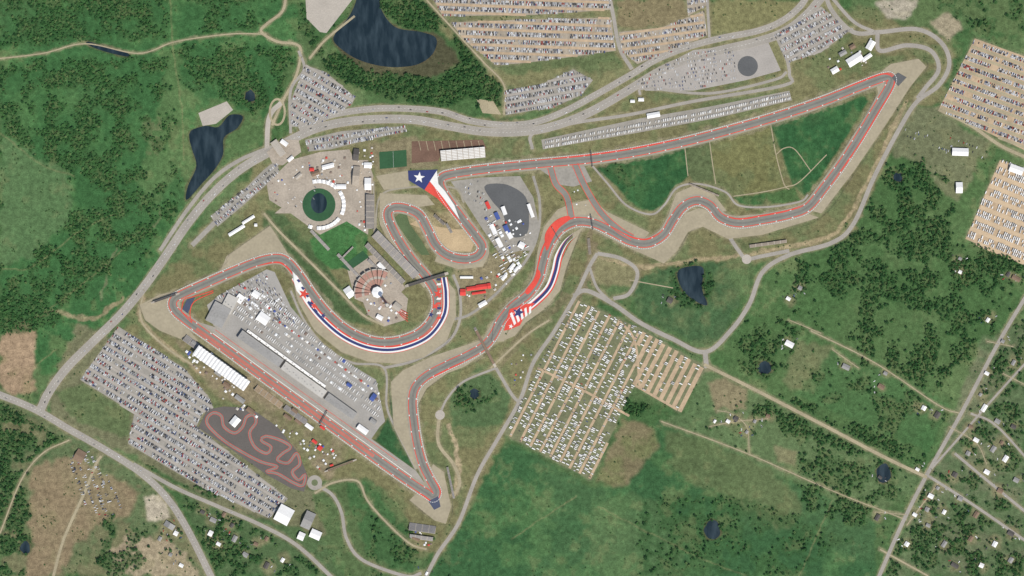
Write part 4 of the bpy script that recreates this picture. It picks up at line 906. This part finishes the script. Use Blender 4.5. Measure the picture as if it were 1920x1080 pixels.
# ------------------------------------------------------------ GROUND MESH
f=(1+0.30*(NF-.5)+0.35*(ND-.5)+0.25*(NE-.5))[...,None]; COL*=f
t=(st(NF,0.57,0.72)*0.24)[...,None]; COL=COL*(1-t)+c3(118,114,80)*t
t=(st(NE,0.5,0.7)*0.10)[...,None]; COL=COL*(1-t)+c3(114,114,82)*t
ny,nx=X.shape; V=np.stack([WX(X),WY(Y),np.zeros_like(X)],-1).reshape(-1,3)
idx=np.arange(nx*ny).reshape(ny,nx); Fq=np.stack([idx[1:,:-1],idx[1:,1:],idx[:-1,1:],idx[:-1,:-1]],-1).reshape(-1,4)
me=bpy.data.meshes.new('ground'); me.vertices.add(len(V)); me.vertices.foreach_set('co',V.ravel())
me.loops.add(Fq.size); me.loops.foreach_set('vertex_index',Fq.ravel().astype(np.int32)); me.polygons.add(len(Fq))
me.polygons.foreach_set('loop_start',np.arange(0,Fq.size,4,dtype=np.int32)); me.update(calc_edges=True); me.validate()
at=me.color_attributes.new('landcover','FLOAT_COLOR','POINT'); CC=np.concatenate([COL,np.ones(COL.shape[:2]+(1,))],-1).clip(0,1)
at.data.foreach_set('color',CC.reshape(-1).astype(np.float32))
gm=bpy.data.materials.new('ground_cover'); gm.use_nodes=True; N=gm.node_tree.nodes; L=gm.node_tree.links; b=N['Principled BSDF']; b.inputs['Roughness'].default_value=.95; b.inputs['Specular IOR Level'].default_value=.05
ca=N.new('ShaderNodeAttribute'); ca.attribute_name='landcover'; tc=N.new('ShaderNodeTexCoord')
prev=ca.outputs['Color']
for sc,am in ((0.35,.28),(0.09,.24)):
    n=N.new('ShaderNodeTexNoise'); n.inputs['Scale'].default_value=sc; n.inputs['Detail'].default_value=4; L.new(tc.outputs['Object'],n.inputs['Vector'])
    mr=N.new('ShaderNodeMapRange'); mr.inputs[1].default_value=.3; mr.inputs[2].default_value=.7; mr.inputs[3].default_value=1-am; mr.inputs[4].default_value=1+am; L.new(n.outputs['Fac'],mr.inputs[0])
    vm=N.new('ShaderNodeVectorMath'); vm.operation='SCALE'; L.new(prev,vm.inputs[0]); L.new(mr.outputs[0],vm.inputs['Scale']); prev=vm.outputs[0]
L.new(prev,b.inputs['Base Color']); me.materials.append(gm)
go=bpy.data.objects.new('ground',me); ROOT.objects.link(go)

# ------------------------------------------------------------ TREES
def samp(A,x,y):
    i=min(len(gx)-1,int(np.searchsorted(gx,x))); j=min(len(gy)-1,int(np.searchsorted(gy,y))); return A[j,i]
it=[];sc=[]
xs=np.arange(-60,1982,4.4); ys=np.arange(-60,1142,4.4)
for yy in ys:
    for xx in xs:
        x=xx+random.uniform(-2.1,2.1); y=yy+random.uniform(-2.1,2.1); d=samp(TD,x,y)
        if d<.03: continue
        i=int(x/2)+50;j=int(y/2)+50
        if 0<=i<1060 and 0<=j<640 and EX[j,i]: continue
        light=(x<560 and y<640) or random.random()<.2
        k=random.randrange(5)+6 if (light and random.random()<.7) else random.randrange(6)
        if random.random()<d: it.append((x,y,random.uniform(0,6.28),random.choice((.45,.6,.7,.85,.95,1.1))*(.85 if light else 1),k))
        elif random.random()<d: sc.append((x,y,random.uniform(0,6.28),random.uniform(.6,1.1),random.randrange(4)))
for _ in range(13000):
    x=random.uniform(-40,1960); y=random.uniform(-40,1120)
    i=int(x/2)+50;j=int(y/2)+50
    if EX[j,i] or samp(NF,x,y)<.53: continue
    inner = 260<x<1680 and 120<y<900 and not (x>1450 and y>450) and not(x>1050 and y>640)
    if inner and random.random()<.9: continue
    if 860<x<1640 and y>820 and random.random()<.7: continue
    sc.append((x,y,random.uniform(0,6.28),random.uniform(.5,1.0),random.randrange(4)))
scatter('woodland_trees',it,TREES); scatter('scrub_bushes',sc,SCR)
n=0
while n<190:
    h=random.choice(HS); x=h[0]+random.gauss(0,22); y=h[1]+random.gauss(0,22)
    i=int(x/2)+50;j=int(y/2)+50
    if not(0<=i<1060 and 0<=j<640) or EX[j,i]: continue
    o=bpy.data.objects.new('oak_tree',TREEM[n%6]); o.location=(WX(x),WY(y),0); o.rotation_euler=(0,0,random.uniform(0,6.28)); s=random.uniform(.6,1.1); o.scale=(s,s,s); ROOT.objects.link(o); n+=1
print('trees',len(it),'scrub',len(sc))

# ------------------------------------------------------------ LIGHT + CAMERA
el,az=math.radians(57),math.radians(145)
w=bpy.data.worlds.new('World'); scn.world=w; w.use_nodes=True; N=w.node_tree.nodes; sk=N.new('ShaderNodeTexSky'); sk.sky_type='NISHITA'; sk.sun_disc=False; sk.sun_elevation=el; sk.sun_rotation=az
w.node_tree.links.new(sk.outputs[0],N['Background'].inputs[0]); N['Background'].inputs[1].default_value=.11
ld=bpy.data.lights.new('sun','SUN'); ld.energy=4.1; ld.angle=math.radians(.5); ld.color=(1,.955,.88); lo=bpy.data.objects.new('sun',ld); ROOT.objects.link(lo)
d=Vector((math.sin(az)*math.cos(el),math.cos(az)*math.cos(el),math.sin(el))); lo.rotation_euler=d.to_track_quat('Z','Y').to_euler(); lo.location=(0,0,500)
cd=bpy.data.cameras.new('camera'); cam=bpy.data.objects.new('camera',cd); ROOT.objects.link(cam); cam.location=(0,0,9000); cd.sensor_width=36; cd.lens=36*9000/(1920*S); cd.clip_start=100; cd.clip_end=200000
scn.camera=cam
scn.view_settings.view_transform='Standard'; scn.view_settings.look='None'; scn.view_settings.exposure=0
